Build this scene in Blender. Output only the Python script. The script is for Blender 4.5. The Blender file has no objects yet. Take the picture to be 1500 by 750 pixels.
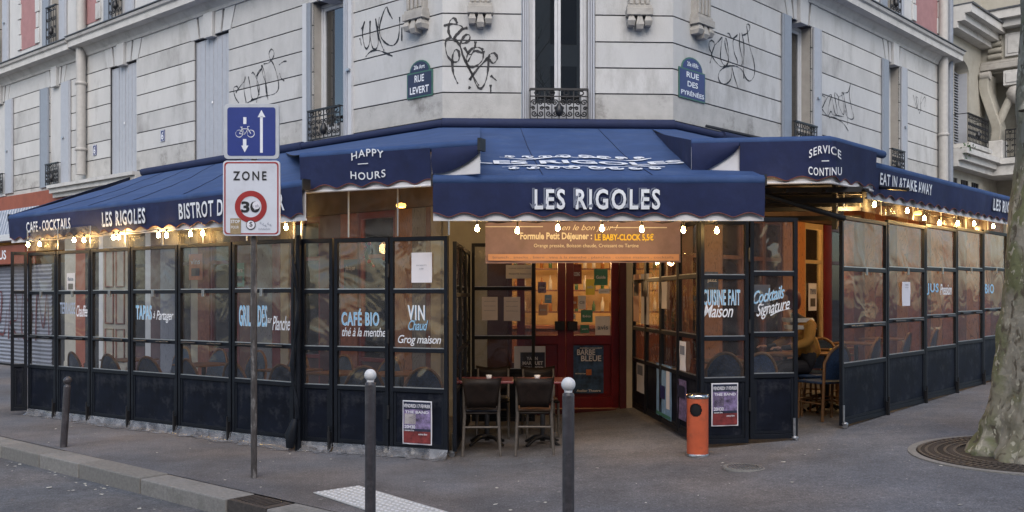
import bpy, bmesh, math, random
from mathutils import Matrix, Vector, noise as NZ
random.seed(7)
PI = math.pi
sc = bpy.context.scene
C = sc.collection
# ------------------------------------------------------------------ camera
FPX = 1400.0; HZ = 432.0; CX = 750.0; EYE = 1.7
cam_d = bpy.data.cameras.new('camera'); cam = bpy.data.objects.new('camera', cam_d); C.objects.link(cam)
cam.location = (0, 0, EYE); cam.rotation_euler = (PI/2, 0, 0)
cam_d.sensor_width = 36.0; cam_d.lens = FPX/1500*36.0
cam_d.shift_y = (HZ-375)/1500.0
cam_d.clip_start = 0.05; cam_d.clip_end = 600
sc.camera = cam
# ------------------------------------------------------------------ world / light
w = bpy.data.worlds.new('World'); sc.world = w; w.use_nodes = True
nt = w.node_tree; bg = nt.nodes['Background']
sky = nt.nodes.new('ShaderNodeTexSky'); sky.sky_type = 'NISHITA'; sky.sun_disc = False
SUN_EL = math.radians(38); SUN_AZ = math.radians(181)
sky.sun_elevation = SUN_EL; sky.sun_rotation = SUN_AZ; sky.dust_density = 1.5; sky.air_density = 1.0
nt.links.new(sky.outputs[0], bg.inputs[0]); bg.inputs[1].default_value = 0.105
sl = bpy.data.lights.new('sun', 'SUN'); so = bpy.data.objects.new('sun', sl); C.objects.link(so)
sl.energy = 1.3; sl.angle = math.radians(60); sl.color = (1, .95, .89)
sdir = Vector((math.sin(SUN_AZ)*math.cos(SUN_EL), math.cos(SUN_AZ)*math.cos(SUN_EL), math.sin(SUN_EL)))
so.rotation_euler = sdir.to_track_quat('Z', 'Y').to_euler()
sc.view_settings.view_transform = 'Standard'; sc.view_settings.look = 'None'
sc.view_settings.exposure = 1.12; sc.view_settings.gamma = 1
sc.render.engine = 'CYCLES'; sc.cycles.use_denoising = True
sc.cycles.max_bounces = 6; sc.cycles.transparent_max_bounces = 16
sc.cycles.sample_clamp_indirect = 4
# ------------------------------------------------------------------ materials
M = {}
def mat(name, col, rough=.7, var=.12, scale=6, bump=0, bscale=40, metal=0, spec=.5, emit=None, es=0, stain=None, sscale=1.5, samt=.5, stretch=None):
    m = bpy.data.materials.new(name); m.use_nodes = True; N = m.node_tree; b = N.nodes['Principled BSDF']
    b.inputs['Roughness'].default_value = rough; b.inputs['Metallic'].default_value = metal
    b.inputs['Specular IOR Level'].default_value = spec
    tc = N.nodes.new('ShaderNodeTexCoord'); src = tc.outputs['Object']
    if stretch:
        mp = N.nodes.new('ShaderNodeMapping'); mp.inputs['Scale'].default_value = stretch
        N.links.new(src, mp.inputs[0]); src = mp.outputs[0]
    c = (*col, 1)
    if var or stain:
        n = N.nodes.new('ShaderNodeTexNoise'); n.inputs['Scale'].default_value = scale; n.inputs['Detail'].default_value = 6
        n.inputs['Roughness'].default_value = .65
        N.links.new(src, n.inputs['Vector'])
        r = N.nodes.new('ShaderNodeValToRGB'); r.color_ramp.elements[0].position = .3; r.color_ramp.elements[1].position = .7
        r.color_ramp.elements[0].color = (*[x*(1-var) for x in col], 1); r.color_ramp.elements[1].color = (*[min(1, x*(1+var)) for x in col], 1)
        N.links.new(n.outputs[0], r.inputs[0]); out = r.outputs[0]
        if stain:
            n2 = N.nodes.new('ShaderNodeTexNoise'); n2.inputs['Scale'].default_value = sscale; n2.inputs['Detail'].default_value = 8
            n2.inputs['Roughness'].default_value = .7
            N.links.new(src, n2.inputs['Vector'])
            r2 = N.nodes.new('ShaderNodeValToRGB'); r2.color_ramp.elements[0].position = .52; r2.color_ramp.elements[1].position = .72
            r2.color_ramp.elements[0].color = (0, 0, 0, 1); r2.color_ramp.elements[1].color = (samt,)*3+(1,)
            N.links.new(n2.outputs[0], r2.inputs[0])
            mx = N.nodes.new('ShaderNodeMix'); mx.data_type = 'RGBA'
            N.links.new(r2.outputs[0], mx.inputs[0]); N.links.new(out, mx.inputs[6]); mx.inputs[7].default_value = (*stain, 1)
            out = mx.outputs[2]
        N.links.new(out, b.inputs['Base Color'])
    else:
        b.inputs['Base Color'].default_value = c
    if bump:
        n3 = N.nodes.new('ShaderNodeTexNoise'); n3.inputs['Scale'].default_value = bscale; n3.inputs['Detail'].default_value = 4
        N.links.new(src, n3.inputs['Vector'])
        bp = N.nodes.new('ShaderNodeBump'); bp.inputs['Strength'].default_value = bump; bp.inputs['Distance'].default_value = .02
        N.links.new(n3.outputs[0], bp.inputs['Height']); N.links.new(bp.outputs[0], b.inputs['Normal'])
    if emit:
        b.inputs['Emission Color'].default_value = (*emit, 1); b.inputs['Emission Strength'].default_value = es
    M[name] = m; return m
mat('stone', (.475, .475, .470), .85, .10, 2.2, .2, 60, stain=(.20, .19, .17), sscale=1.1, samt=.7, stretch=(1, 1, .45))
mat('stone_b', (.44, .436, .426), .85, .12, 2.6, .2, 60, stain=(.17, .16, .15), sscale=.9, samt=.75, stretch=(1, 1, .5))
mat('stone_c', (.495, .49, .478), .85, .09, 2.0, .2, 60, stain=(.22, .21, .19), sscale=1.4, samt=.7, stretch=(1, 1, .4))
mat('stone_dirty', (.42, .41, .39), .9, .15, 4, .2, 50, stain=(.10, .095, .085), sscale=1.7, samt=.95)
mat('joint', (.055, .055, .06), .9)
mat('trim', (.50, .49, .47), .8, .1, 5, .1, stain=(.2, .19, .17), sscale=3, samt=.5)
mat('corbel', (.36, .34, .31), .85, .18, 8, .2)
mat('beige', (.37, .35, .30), .85, .1, 4, .2, stain=(.22, .2, .16), sscale=1.5, samt=.6)
mat('pink', (.31, .165, .165), .85, .12, 5)
mat('zinc', (.07, .075, .085), .5, .2)
mat('pipe', (.38, .365, .345), .55, .1, 10)
mat('pipe_grey', (.20, .22, .26), .5, .15, 10)
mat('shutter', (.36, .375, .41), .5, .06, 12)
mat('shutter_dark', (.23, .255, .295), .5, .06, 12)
mat('white_paint', (.50, .505, .52), .45, .06, 10)
mat('reveal', (.33, .31, .28), .85, .1)
mat('iron', (.012, .012, .014), .45, .2, 30)
mat('frame', (.006, .008, .013), .5, .35, 6, .05, 80, spec=.25)
mat('kick', (.005, .007, .014), .6, .5, 3, .08, 14, spec=.14, stain=(.045, .047, .055), sscale=4.5, samt=.75)
mat('rust', (.12, .075, .05), .7, .4, 20)
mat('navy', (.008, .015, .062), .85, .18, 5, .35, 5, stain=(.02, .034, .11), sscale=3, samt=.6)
mat('navy_lit_top', (.025, .060, .165), .8, .16, 2.5, .5, 4, stain=(.060, .10, .2), sscale=2.4, samt=.75)  # same navy cloth, paler: daylight on the upper side put into the colour
mat('navy_edge', (.010, .018, .06), .8)
mat('piping', (.16, .045, .03), .7)
mat('cloth_white', (.62, .61, .62), .8, .06, 8)
mat('lining', (.12, .10, .08), .8, .08)
mat('letter', (.72, .74, .78), .6, .05, 30)
mat('letter_grey', (.16, .18, .24), .6)
mat('letter_blue', (.27, .50, .70), .6, .1, 30)
mat('letter_shadow', (.10, .22, .40), .6)
mat('letter_faded', (.30, .36, .48), .6)
mat('asphalt', (.115, .111, .115), .93, .34, 34, .6, 120, stain=(.165, .158, .158), sscale=.7, samt=.7)
mat('asphalt_road', (.10, .096, .096), .93, .4, 40, .8, 90, stain=(.12, .117, .115), sscale=1.4, samt=.6)
mat('granite', (.22, .21, .195), .85, .22, 30, .3, 60, stain=(.09, .09, .075), sscale=3, samt=.6)
mat('granite_b', (.18, .172, .158), .85, .22, 30, .3, 60, stain=(.2, .19, .17), sscale=3, samt=.4)
def asphalt(name, col, k=1):
    m = mat(name, col, .92, 0); N = m.node_tree; b = N.nodes['Principled BSDF']; tc = [n for n in N.nodes if n.type == 'TEX_COORD'][0]
    def noise(sc_, det, lo, hi, a, c, rough=.6):
        n = N.nodes.new('ShaderNodeTexNoise'); n.inputs['Scale'].default_value = sc_; n.inputs['Detail'].default_value = det; n.inputs['Roughness'].default_value = rough
        N.links.new(tc.outputs['Object'], n.inputs['Vector'])
        r = N.nodes.new('ShaderNodeMapRange'); r.inputs[1].default_value = lo; r.inputs[2].default_value = hi; r.inputs[3].default_value = a; r.inputs[4].default_value = c
        N.links.new(n.outputs[0], r.inputs[0]); return r.outputs[0]
    def mul(a, c):
        x = N.nodes.new('ShaderNodeMath'); x.operation = 'MULTIPLY'; N.links.new(a, x.inputs[0]); N.links.new(c, x.inputs[1]); return x.outputs[0]
    f = mul(mul(noise(.55, 5, .35, .65, .68, 1.28), noise(3.2, 6, .3, .7, .82, 1.2, .75)), mul(noise(26*k, 3, .3, .7, .84, 1.16), noise(75, 2, .35, .65, .70, 1.3)))
    f = mul(f, noise(48, 1, .66, .70, 1, 1.7))
    hue = N.nodes.new('ShaderNodeMix'); hue.data_type = 'RGBA'; hue.inputs[6].default_value = (col[0]*1.06, col[1]*.99, col[2]*.94, 1); hue.inputs[7].default_value = (col[0]*.93, col[1]*1.0, col[2]*1.10, 1)
    N.links.new(noise(.4, 2, .4, .6, 0, 1), hue.inputs[0])
    v = N.nodes.new('ShaderNodeVectorMath'); v.operation = 'SCALE'; N.links.new(hue.outputs[2], v.inputs[0]); N.links.new(f, v.inputs['Scale']); N.links.new(v.outputs[0], b.inputs['Base Color'])
    n3 = N.nodes.new('ShaderNodeTexNoise'); n3.inputs['Scale'].default_value = 60; n3.inputs['Detail'].default_value = 3; N.links.new(tc.outputs['Object'], n3.inputs['Vector'])
    bp = N.nodes.new('ShaderNodeBump'); bp.inputs['Strength'].default_value = .7; bp.inputs['Distance'].default_value = .012
    N.links.new(n3.outputs[0], bp.inputs['Height']); N.links.new(bp.outputs[0], b.inputs['Normal'])
asphalt('asphalt', (.122, .117, .119)); asphalt('asphalt_road', (.112, .108, .108), .7)
mat('tactile', (.46, .455, .44), .8, .2, 14)
mat('cast', (.055, .045, .04), .6, .5, 25, .2, 60)
mat('bollard', (.045, .04, .045), .42, .35, 18, .1, 60, stain=(.13, .12, .12), sscale=8, samt=.7)
mat('pole', (.06, .052, .05), .5, .5, 30, .2, 60, stain=(.35, .33, .32), sscale=14, samt=.9, stretch=(1, 1, .35))
mat('ballwhite', (.66, .65, .65), .5, .05, 20, stain=(.12, .1, .1), sscale=12, samt=.5)
mat('paper', (.70, .69, .74), .8, .03)
mat('paper_warm', (.72, .66, .64), .8, .06)
mat('orange_bin', (.50, .095, .035), .5, .14, 6, .05, 30, stain=(.22, .07, .035), sscale=9, samt=.7)
mat('chrome', (.55, .55, .55), .2, .1, 10, metal=1)
mat('steel', (.45, .46, .48), .35, .2, 20, metal=.9)
mat('darkwood', (.010, .006, .0045), .5, .6, 9, .08, 40, spec=.18)
mat('legwood', (.09, .075, .062), .55, .25, 20)
mat('seat_brown', (.14, .075, .045), .5, .2)
mat('seat_black', (.03, .03, .04), .5, .2)
mat('table_red', (.14, .03, .035), .3, .2)
mat('rattan', (.17, .085, .035), .55, .3, 30)
mat('weave_blue', (.02, .045, .105), .5, .6, 45, .4, 60)
mat('weave_dark', (.03, .04, .06), .5, .5, 60, .3, 90)
mat('red_paint', (.15, .007, .010), .32, .2, 5)
mat('red_dark', (.06, .006, .008), .4, .2, 5)
mat('brown_paint', (.14, .05, .032), .45, .25, 6)
mat('plum', (.07, .03, .035), .5, .2)
mat('brick', (.26, .09, .05), .8, .3, 14, .2)
mat('cream', (.42, .37, .28), .7, .1)
mat('door_cream', (.27, .25, .21), .6, .2, 4)
mat('fascia_brown', (.11, .065, .035), .6, .4, 4)
mat('wall_warm', (.60, .42, .20), .8, .15, 3)
mat('ceil_warm', (.5, .38, .2), .8, .1)
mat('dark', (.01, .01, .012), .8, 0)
mat('floor_in', (.06, .035, .025), .5, .2)
mat('orange_sign', (.24, .062, .03), .6, .15, 5)
mat('silver', (.30, .31, .34), .35, .2, 10, metal=.6)
mat('roller', (.19, .20, .235), .5, .12, 8)
mat('graf_red', (.10, .025, .03), .7, .2)
mat('graf_black', (.016, .016, .02), .6, .2)
mat('enamel_blue', (.022, .03, .13), .3, .1, 8)
mat('enamel_navy', (.018, .024, .06), .35, .1, 8)
mat('enamel_green', (.04, .12, .09), .35, .15, 8)
mat('sign_blue', (.026, .045, .21), .35, .08, 8)
mat('sign_white', (.60, .62, .68), .4, .05, 6, stain=(.35, .35, .38), sscale=3, samt=.5)
mat('sign_red', (.30, .025, .025), .4, .1)
mat('sign_black', (.012, .012, .014), .5, 0)
mat('sign_grey', (.45, .47, .5), .4, .1)
mat('sticker', (.30, .22, .12), .6, .3, 40)
mat('banner', (.23, .17, .235), .6, .22, 4)
mat('peach', (.62, .36, .27), .6, .05)
mat('paper_bright', (.9, .88, .86), .7, 0)
mat('yellow_txt', (.9, .70, .10), .6, 0)
mat('poster_dark', (.02, .025, .05), .4, .5, 12)
mat('poster_blue', (.03, .07, .16), .4, .9, 7)
mat('poster_red', (.17, .025, .025), .5, .6, 12)
mat('poster_lilac', (.17, .13, .24), .4, .9, 18)
mat('poster_sky', (.22, .38, .60), .6, .3, 8)
mat('poster_green', (.05, .2, .14), .5, .2)
mat('poster_orange', (.5, .16, .06), .5, .3)
mat('skin', (.45, .25, .18), .6, .05)
mat('hair_red', (.10, .012, .008), .7, .3, 60)
mat('jacket_yellow', (.30, .15, .025), .8, .3, 9, stain=(.22, .06, .02), sscale=9, samt=1)
mat('jacket_white', (.55, .52, .48), .8, .1)
mat('trouser', (.012, .012, .018), .8, .2)
mat('bottle', (.05, .14, .06), .15, .3)
mat('bottle_amber', (.35, .14, .03), .15, .3)
mat('leaf', (.035, .08, .025), .7, .4, 20)
mat('soil', (.04, .03, .022), .95, .4, 30, .6, 40)
mat('litter', (.5, .48, .42), .8, .3, 30)
mat('gum', (.22, .21, .2), .8, .2)
mat('garland_red', (.4, .01, .012), .2, .2)
mat('opposite', (.30, .29, .28), .85, .1)
mat('opp_glass', (.03, .035, .045), .1, 0)
mat('bark_opp', (.06, .055, .045), .9, .3)
M['bulb'] = mat('bulb', (1, .8, .45), .3, 0, emit=(1, .60, .20), es=120)
mat('tube_lamp', (1, .8, .4), .3, 0, emit=(1, .55, .12), es=9)
mat('lamp_red', (1, .3, .2), .3, 0, emit=(1, .12, .06), es=5)
mat('lamp_shade', (.8, .5, .15), .5, 0, emit=(1, .5, .12), es=2.5)

def glassy(name, tint, haze, gl, rough, wav=0, hazecol=(.5, .5, .5)):
    m = bpy.data.materials.new(name); m.use_nodes = True; N = m.node_tree
    for n in list(N.nodes): N.nodes.remove(n)
    o = N.nodes.new('ShaderNodeOutputMaterial')
    t = N.nodes.new('ShaderNodeBsdfTransparent'); t.inputs[0].default_value = (*tint, 1)
    g = N.nodes.new('ShaderNodeBsdfGlossy'); g.inputs['Roughness'].default_value = rough
    d = N.nodes.new('ShaderNodeBsdfDiffuse'); d.inputs[0].default_value = (*hazecol, 1)
    tc = N.nodes.new('ShaderNodeTexCoord')
    m1 = N.nodes.new('ShaderNodeMixShader'); m2 = N.nodes.new('ShaderNodeMixShader')
    if wav:
        n = N.nodes.new('ShaderNodeTexNoise'); n.inputs['Scale'].default_value = 2.6; n.inputs['Detail'].default_value = 2
        n.inputs['Distortion'].default_value = .8
        oi = N.nodes.new('ShaderNodeObjectInfo'); va = N.nodes.new('ShaderNodeVectorMath')
        va.inputs[1].default_value = (0, 0, 0); N.links.new(tc.outputs['Object'], va.inputs[0])
        sc_ = N.nodes.new('ShaderNodeVectorMath'); sc_.operation = 'SCALE'; sc_.inputs[0].default_value = (31, 17, 43)
        N.links.new(oi.outputs['Random'], sc_.inputs['Scale']); N.links.new(sc_.outputs[0], va.inputs[1])
        N.links.new(va.outputs[0], n.inputs['Vector'])
        b = N.nodes.new('ShaderNodeBump'); b.inputs['Strength'].default_value = wav; b.inputs['Distance'].default_value = .05
        N.links.new(n.outputs[0], b.inputs['Height']); N.links.new(b.outputs[0], g.inputs['Normal'])
        n2 = N.nodes.new('ShaderNodeTexNoise'); n2.inputs['Scale'].default_value = 5; n2.inputs['Detail'].default_value = 6; n2.inputs['Distortion'].default_value = 1.5
        N.links.new(va.outputs[0], n2.inputs['Vector'])
        mr = N.nodes.new('ShaderNodeMapRange'); mr.inputs[1].default_value = .35; mr.inputs[2].default_value = .75
        mr.inputs[3].default_value = haze*.5; mr.inputs[4].default_value = haze*2
        N.links.new(n2.outputs[0], mr.inputs[0]); N.links.new(mr.outputs[0], m1.inputs[0])
    else:
        m1.inputs[0].default_value = haze
    f = N.nodes.new('ShaderNodeFresnel'); f.inputs[0].default_value = gl
    if wav: N.links.new(b.outputs[0], f.inputs['Normal'])
    N.links.new(t.outputs[0], m1.inputs[1]); N.links.new(d.outputs[0], m1.inputs[2])
    N.links.new(f.outputs[0], m2.inputs[0]); N.links.new(m1.outputs[0], m2.inputs[1]); N.links.new(g.outputs[0], m2.inputs[2])
    N.links.new(m2.outputs[0], o.inputs[0]); M[name] = m
glassy('plastic', (.80, .80, .80), .035, 1.75, .03, .3, (.5, .5, .52))
glassy('plastic_clear', (.72, .68, .60), .10, 1.06, .2, .5)
glassy('skirt', (.7, .7, .72), .22, 1.45, .2, .9, (.5, .51, .54))
glassy('glass', (.85, .85, .85), .02, 1.6, .01)
glassy('glass_up', (.35, .37, .4), .02, 2.9, .01)

# bark: olive and brown patches with pale flakes
def bark():
    m = mat('bark', (.2, .18, .12), .9, 0, bump=1.0, bscale=14); N = m.node_tree; b = N.nodes['Principled BSDF']
    tc = [n for n in N.nodes if n.type == 'TEX_COORD'][0]
    def layer(prev, col, sc_, lo, hi, det=4, dist=.6, st=(1, 1, .7)):
        mp = N.nodes.new('ShaderNodeMapping'); mp.inputs['Scale'].default_value = st; N.links.new(tc.outputs['Object'], mp.inputs[0])
        n = N.nodes.new('ShaderNodeTexNoise'); n.inputs['Scale'].default_value = sc_; n.inputs['Detail'].default_value = det; n.inputs['Distortion'].default_value = dist
        N.links.new(mp.outputs[0], n.inputs['Vector'])
        r = N.nodes.new('ShaderNodeMapRange'); r.inputs[1].default_value = lo; r.inputs[2].default_value = hi; N.links.new(n.outputs[0], r.inputs[0])
        mx = N.nodes.new('ShaderNodeMix'); mx.data_type = 'RGBA'; mx.inputs[7].default_value = (*col, 1)
        if isinstance(prev, tuple): mx.inputs[6].default_value = (*prev, 1)
        else: N.links.new(prev, mx.inputs[6])
        N.links.new(r.outputs[0], mx.inputs[0]); return mx.outputs[2]
    o = layer((.20, .185, .135), (.15, .16, .08), 1.3, .42, .56)
    o = layer(o, (.27, .25, .20), 4.5, .50, .60)
    o = layer(o, (.10, .085, .06), 11, .56, .64, 5)
    o = layer(o, (.38, .36, .28), 17, .615, .645, 2, .3)
    N.links.new(o, b.inputs['Base Color'])
bark()
# painted wood with flowing dark lines
def wavewood(name, c1, c2):
    m = mat(name, c1, .55, .1); N = m.node_tree; b = N.nodes['Principled BSDF']
    tc = [n for n in N.nodes if n.type == 'TEX_COORD'][0]
    mp = N.nodes.new('ShaderNodeMapping'); mp.inputs['Scale'].default_value = (9, 9, 1.6); N.links.new(tc.outputs['Object'], mp.inputs[0])
    n = N.nodes.new('ShaderNodeTexNoise'); n.inputs['Scale'].default_value = 1.0; n.inputs['Detail'].default_value = 1; N.links.new(mp.outputs[0], n.inputs['Vector'])
    ma = N.nodes.new('ShaderNodeMath'); ma.operation = 'MULTIPLY'; ma.inputs[1].default_value = 14; N.links.new(n.outputs[0], ma.inputs[0])
    fr = N.nodes.new('ShaderNodeMath'); fr.operation = 'FRACT'; N.links.new(ma.outputs[0], fr.inputs[0])
    r = N.nodes.new('ShaderNodeValToRGB'); r.color_ramp.elements[0].position = .0; r.color_ramp.elements[0].color = (*c2, 1)
    r.color_ramp.elements[1].position = .22; r.color_ramp.elements[1].color = (*c1, 1); N.links.new(fr.outputs[0], r.inputs[0])
    N.links.new(r.outputs[0], b.inputs['Base Color'])
wavewood('wave_brown', (.34, .17, .09), (.08, .04, .03))
wavewood('wave_grey', (.20, .21, .25), (.07, .07, .09))
wavewood('wave_orange', (.50, .20, .06), (.10, .05, .04))

# ------------------------------------------------------------------ helpers
class MB:
    def __init__(s): s.v = []; s.f = []; s.m = []; s.sm = []
    def add(s, vs, fs, mi=0, smooth=False):
        b = len(s.v); s.v += [tuple(v) for v in vs]
        for f in fs: s.f.append(tuple(i+b for i in f)); s.m.append(mi); s.sm.append(smooth)
        return s
    def box(s, x0, x1, y0, y1, z0, z1, mi=0):
        vs = [(x0, y0, z0), (x1, y0, z0), (x1, y1, z0), (x0, y1, z0), (x0, y0, z1), (x1, y0, z1), (x1, y1, z1), (x0, y1, z1)]
        return s.add(vs, [(0, 3, 2, 1), (4, 5, 6, 7), (0, 1, 5, 4), (1, 2, 6, 5), (2, 3, 7, 6), (3, 0, 4, 7)], mi)
    def prism(s, poly, y0, y1, mi=0):          # poly in x,z ; extruded along y
        n = len(poly); vs = [(x, y0, z) for x, z in poly]+[(x, y1, z) for x, z in poly]
        fs = [tuple(range(n)), tuple(range(2*n-1, n-1, -1))]+[(i, i+n, (i+1) % n+n, (i+1) % n) for i in range(n)]
        return s.add(vs, fs, mi)
    def tube(s, pts, r, n=8, mi=0, cap=True, smooth=True):
        pts = [Vector(p) for p in pts]; k = len(pts); rs = r if isinstance(r, (list, tuple)) else [r]*k
        vs = []; up = None
        for i, p in enumerate(pts):
            t = (pts[min(i+1, k-1)]-pts[max(i-1, 0)]).normalized()
            if up is None: up = Vector((0, 0, 1)) if abs(t.z) < .9 else Vector((1, 0, 0))
            a = t.cross(up).normalized(); b = a.cross(t).normalized(); up = b
            for j in range(n):
                q = 2*PI*j/n; vs.append(p+(a*math.cos(q)+b*math.sin(q))*rs[i])
        fs = [(i*n+j, i*n+(j+1) % n, (i+1)*n+(j+1) % n, (i+1)*n+j) for i in range(k-1) for j in range(n)]
        s.add(vs, fs, mi, smooth)
        if cap: s.add([vs[j] for j in range(n)], [tuple(range(n))[::-1]], mi); s.add(vs[-n:], [tuple(range(n))], mi)
        return s
    def lathe(s, prof, c=(0, 0, 0), n=20, mi=0, smooth=True, lean=(0, 0)):
        vs = []
        for r, z in prof:
            for j in range(n):
                q = 2*PI*j/n; vs.append((c[0]+r*math.cos(q)+lean[0]*z, c[1]+r*math.sin(q)+lean[1]*z, c[2]+z))
        fs = [(i*n+j, i*n+(j+1) % n, (i+1)*n+(j+1) % n, (i+1)*n+j) for i in range(len(prof)-1) for j in range(n)]
        return s.add(vs, fs, mi, smooth)
    def ribbon(s, pts, wd, y=0, mi=0):         # flat stroke in the xz plane
        n = len(pts); vs = []
        for i, (x, z) in enumerate(pts):
            a = pts[max(i-1, 0)]; b = pts[min(i+1, n-1)]
            dx, dz = b[0]-a[0], b[1]-a[1]; l = math.hypot(dx, dz) or 1
            ww = wd*(.72+.4*math.sin(i*.45+x*3)+.18*math.sin(i*1.9))*.5
            vs += [(x-dz/l*ww, y, z+dx/l*ww), (x+dz/l*ww, y, z-dx/l*ww)]
        return s.add(vs, [(2*i, 2*i+1, 2*i+3, 2*i+2) for i in range(n-1)], mi)
    def mesh(s, name, mats):
        me = bpy.data.meshes.new(name); me.from_pydata(s.v, [], s.f)
        for k in (mats if isinstance(mats, (list, tuple)) else [mats]): me.materials.append(M[k])
        me.polygons.foreach_set('material_index', s.m); me.polygons.foreach_set('use_smooth', s.sm)
        me.update(); return me
    def build(s, name, mats, parent=None, F=None, bevel=0, **kw):
        return link(name, s.mesh(name, mats), parent, F, bevel, **kw)
WM = {}
def link(name, data, parent=None, F=None, bevel=0, **kw):
    o = bpy.data.objects.new(name, data); C.objects.link(o)
    Wd = F.m if F is not None else (WM[parent] if parent is not None else Matrix())
    WM[o] = Wd
    if parent is not None: o.parent = parent; o.matrix_local = WM[parent].inverted() @ Wd
    else: o.matrix_local = Wd
    if bevel:
        md = o.modifiers.new('bevel', 'BEVEL'); md.width = bevel; md.segments = 2; md.limit_method = 'ANGLE'
    for k, v in kw.items(): o[k] = v
    return o
def thing(name, label, cat, F=None, group=None):
    o = link(name, None, None, F); o['label'] = label; o['category'] = cat
    if group: o['group'] = group
    return o
def tagt(o, label, cat, group=None):
    o['label'] = label; o['category'] = cat
    if group: o['group'] = group
    return o
class Fr:                                       # frame: origin, x along the wall, -y outwards
    def __init__(s, x, y, z=0, ux=1, uy=0):
        l = math.hypot(ux, uy); s.o = Vector((x, y, z)); s.u = Vector((ux/l, uy/l, 0)); s.n = Vector((s.u.y, -s.u.x, 0))
        s.m = Matrix.Translation(s.o) @ Matrix.Rotation(math.atan2(uy, ux), 4, 'Z')
    def s_(s, px, d=0):
        r = (px-CX)/FPX; o = s.o+s.n*d
        return (o.x-r*o.y)/(r*s.u.y-s.u.x)
    def z_(s, px, py, d=0):
        o = s.o+s.n*d+s.u*s.s_(px, d)
        return EYE-(py-HZ)*o.y/FPX-s.o.z
    def at(s, x, y=0, z=0): return s.o+s.u*x-s.n*y+Vector((0, 0, z))
    def sub(s, x, y=0, z=0):
        p = s.at(x, y, z); return Fr(p.x, p.y, p.z, s.u.x, s.u.y)
def rot(F, a):
    return Fr(F.o.x, F.o.y, F.o.z, F.u.x*math.cos(a)-F.u.y*math.sin(a), F.u.x*math.sin(a)+F.u.y*math.cos(a))
def g(x):                                       # the pavement rises to the right
    if x <= 0: return 0
    if x < 3.5: t = x/3.5; return .22*(t*t*(3-2*t)*.35+t*.65)
    return .22+.033*(x-3.5)
def ground_pt(px, py, z=0):
    Y = FPX*(EYE-z)/(py-HZ); return Vector(((px-CX)*Y/FPX, Y, z))
def catmull(P, k=6):
    out = []; P = [P[0]]+list(P)+[P[-1]]
    for i in range(1, len(P)-2):
        for j in range(k):
            t = j/k; a, b, c, d = P[i-1:i+3]
            out.append(tuple(.5*((2*b[q])+(-a[q]+c[q])*t+(2*a[q]-5*b[q]+4*c[q]-d[q])*t*t+(-a[q]+3*b[q]-3*c[q]+d[q])*t**3) for q in range(len(a))))
    out.append(tuple(P[-2])); return out
TX = {}
def text_mb(txt, w=None, h=None, bold=0., shear=0., ext=.0015, space=1.0, fit='both', arc=0, x0=None):
    """mesh builder with the text in the xz plane (facing -y), lower left at the origin"""
    key = (txt, bold, shear, space)
    if key not in TX:
        c = bpy.data.curves.new('t', 'FONT'); c.body = txt; c.size = 1; c.offset = bold; c.shear = shear; c.space_character = space
        c.resolution_u = 3; c.fill_mode = 'FRONT'
        o = bpy.data.objects.new('t', c); C.objects.link(o)
        dg = bpy.context.evaluated_depsgraph_get(); me = bpy.data.meshes.new_from_object(o.evaluated_get(dg))
        TX[key] = ([tuple(v.co) for v in me.vertices], [tuple(p.vertices) for p in me.polygons])
        C.objects.unlink(o); bpy.data.objects.remove(o); bpy.data.curves.remove(c); bpy.data.meshes.remove(me)
    V, Fc = TX[key]
    if not V: return MB()
    ax, bx = min(v[0] for v in V), max(v[0] for v in V); ay, by = min(v[1] for v in V), max(v[1] for v in V)
    sx = w/(bx-ax) if w else None; sy = h/(by-ay) if h else None
    if sx is None: sx = sy
    if sy is None: sy = sx
    vs = [((x-ax)*sx, 0, (y-ay)*sy) for x, y, _ in V]
    W_ = (bx-ax)*sx
    if arc: vs = [(x, y, z+arc*(1-((x-W_/2)/(W_/2))**2)) for x, y, z in vs]
    mb = MB(); mb.add(vs, Fc); return mb
def put_text(txt, F, x, z, w, h, m, parent, y=-.004, name='lettering', bold=.0, shear=0, arc=0, space=1, fn=None, **kw):
    mb = text_mb(txt, w, h, bold, shear, arc=arc, space=space)
    mb.v = [(a+x, b+y, c+z) for a, b, c in mb.v]
    if fn: mb.v = [fn(v) for v in mb.v]
    return mb.build(name, m, parent, F, **kw)

# ------------------------------------------------------------------ frames of the building
AL = Vector((-.976, 13.4)); BR = Vector((2.283, 13.54))
LF = Fr(AL.x-.7577*30, AL.y+.6526*30, 0, .7577, -.6526)      # x runs left to right, the corner at x=30
CH = Fr(AL.x, AL.y, 0, BR.x-AL.x, BR.y-AL.y); CHW = (BR-AL).length
RF = Fr(BR.x, BR.y, 0, .6837, .7297)
LEND = LF.s_(96)                                             # where the left neighbour's shop starts
REND = RF.s_(1388)

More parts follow.
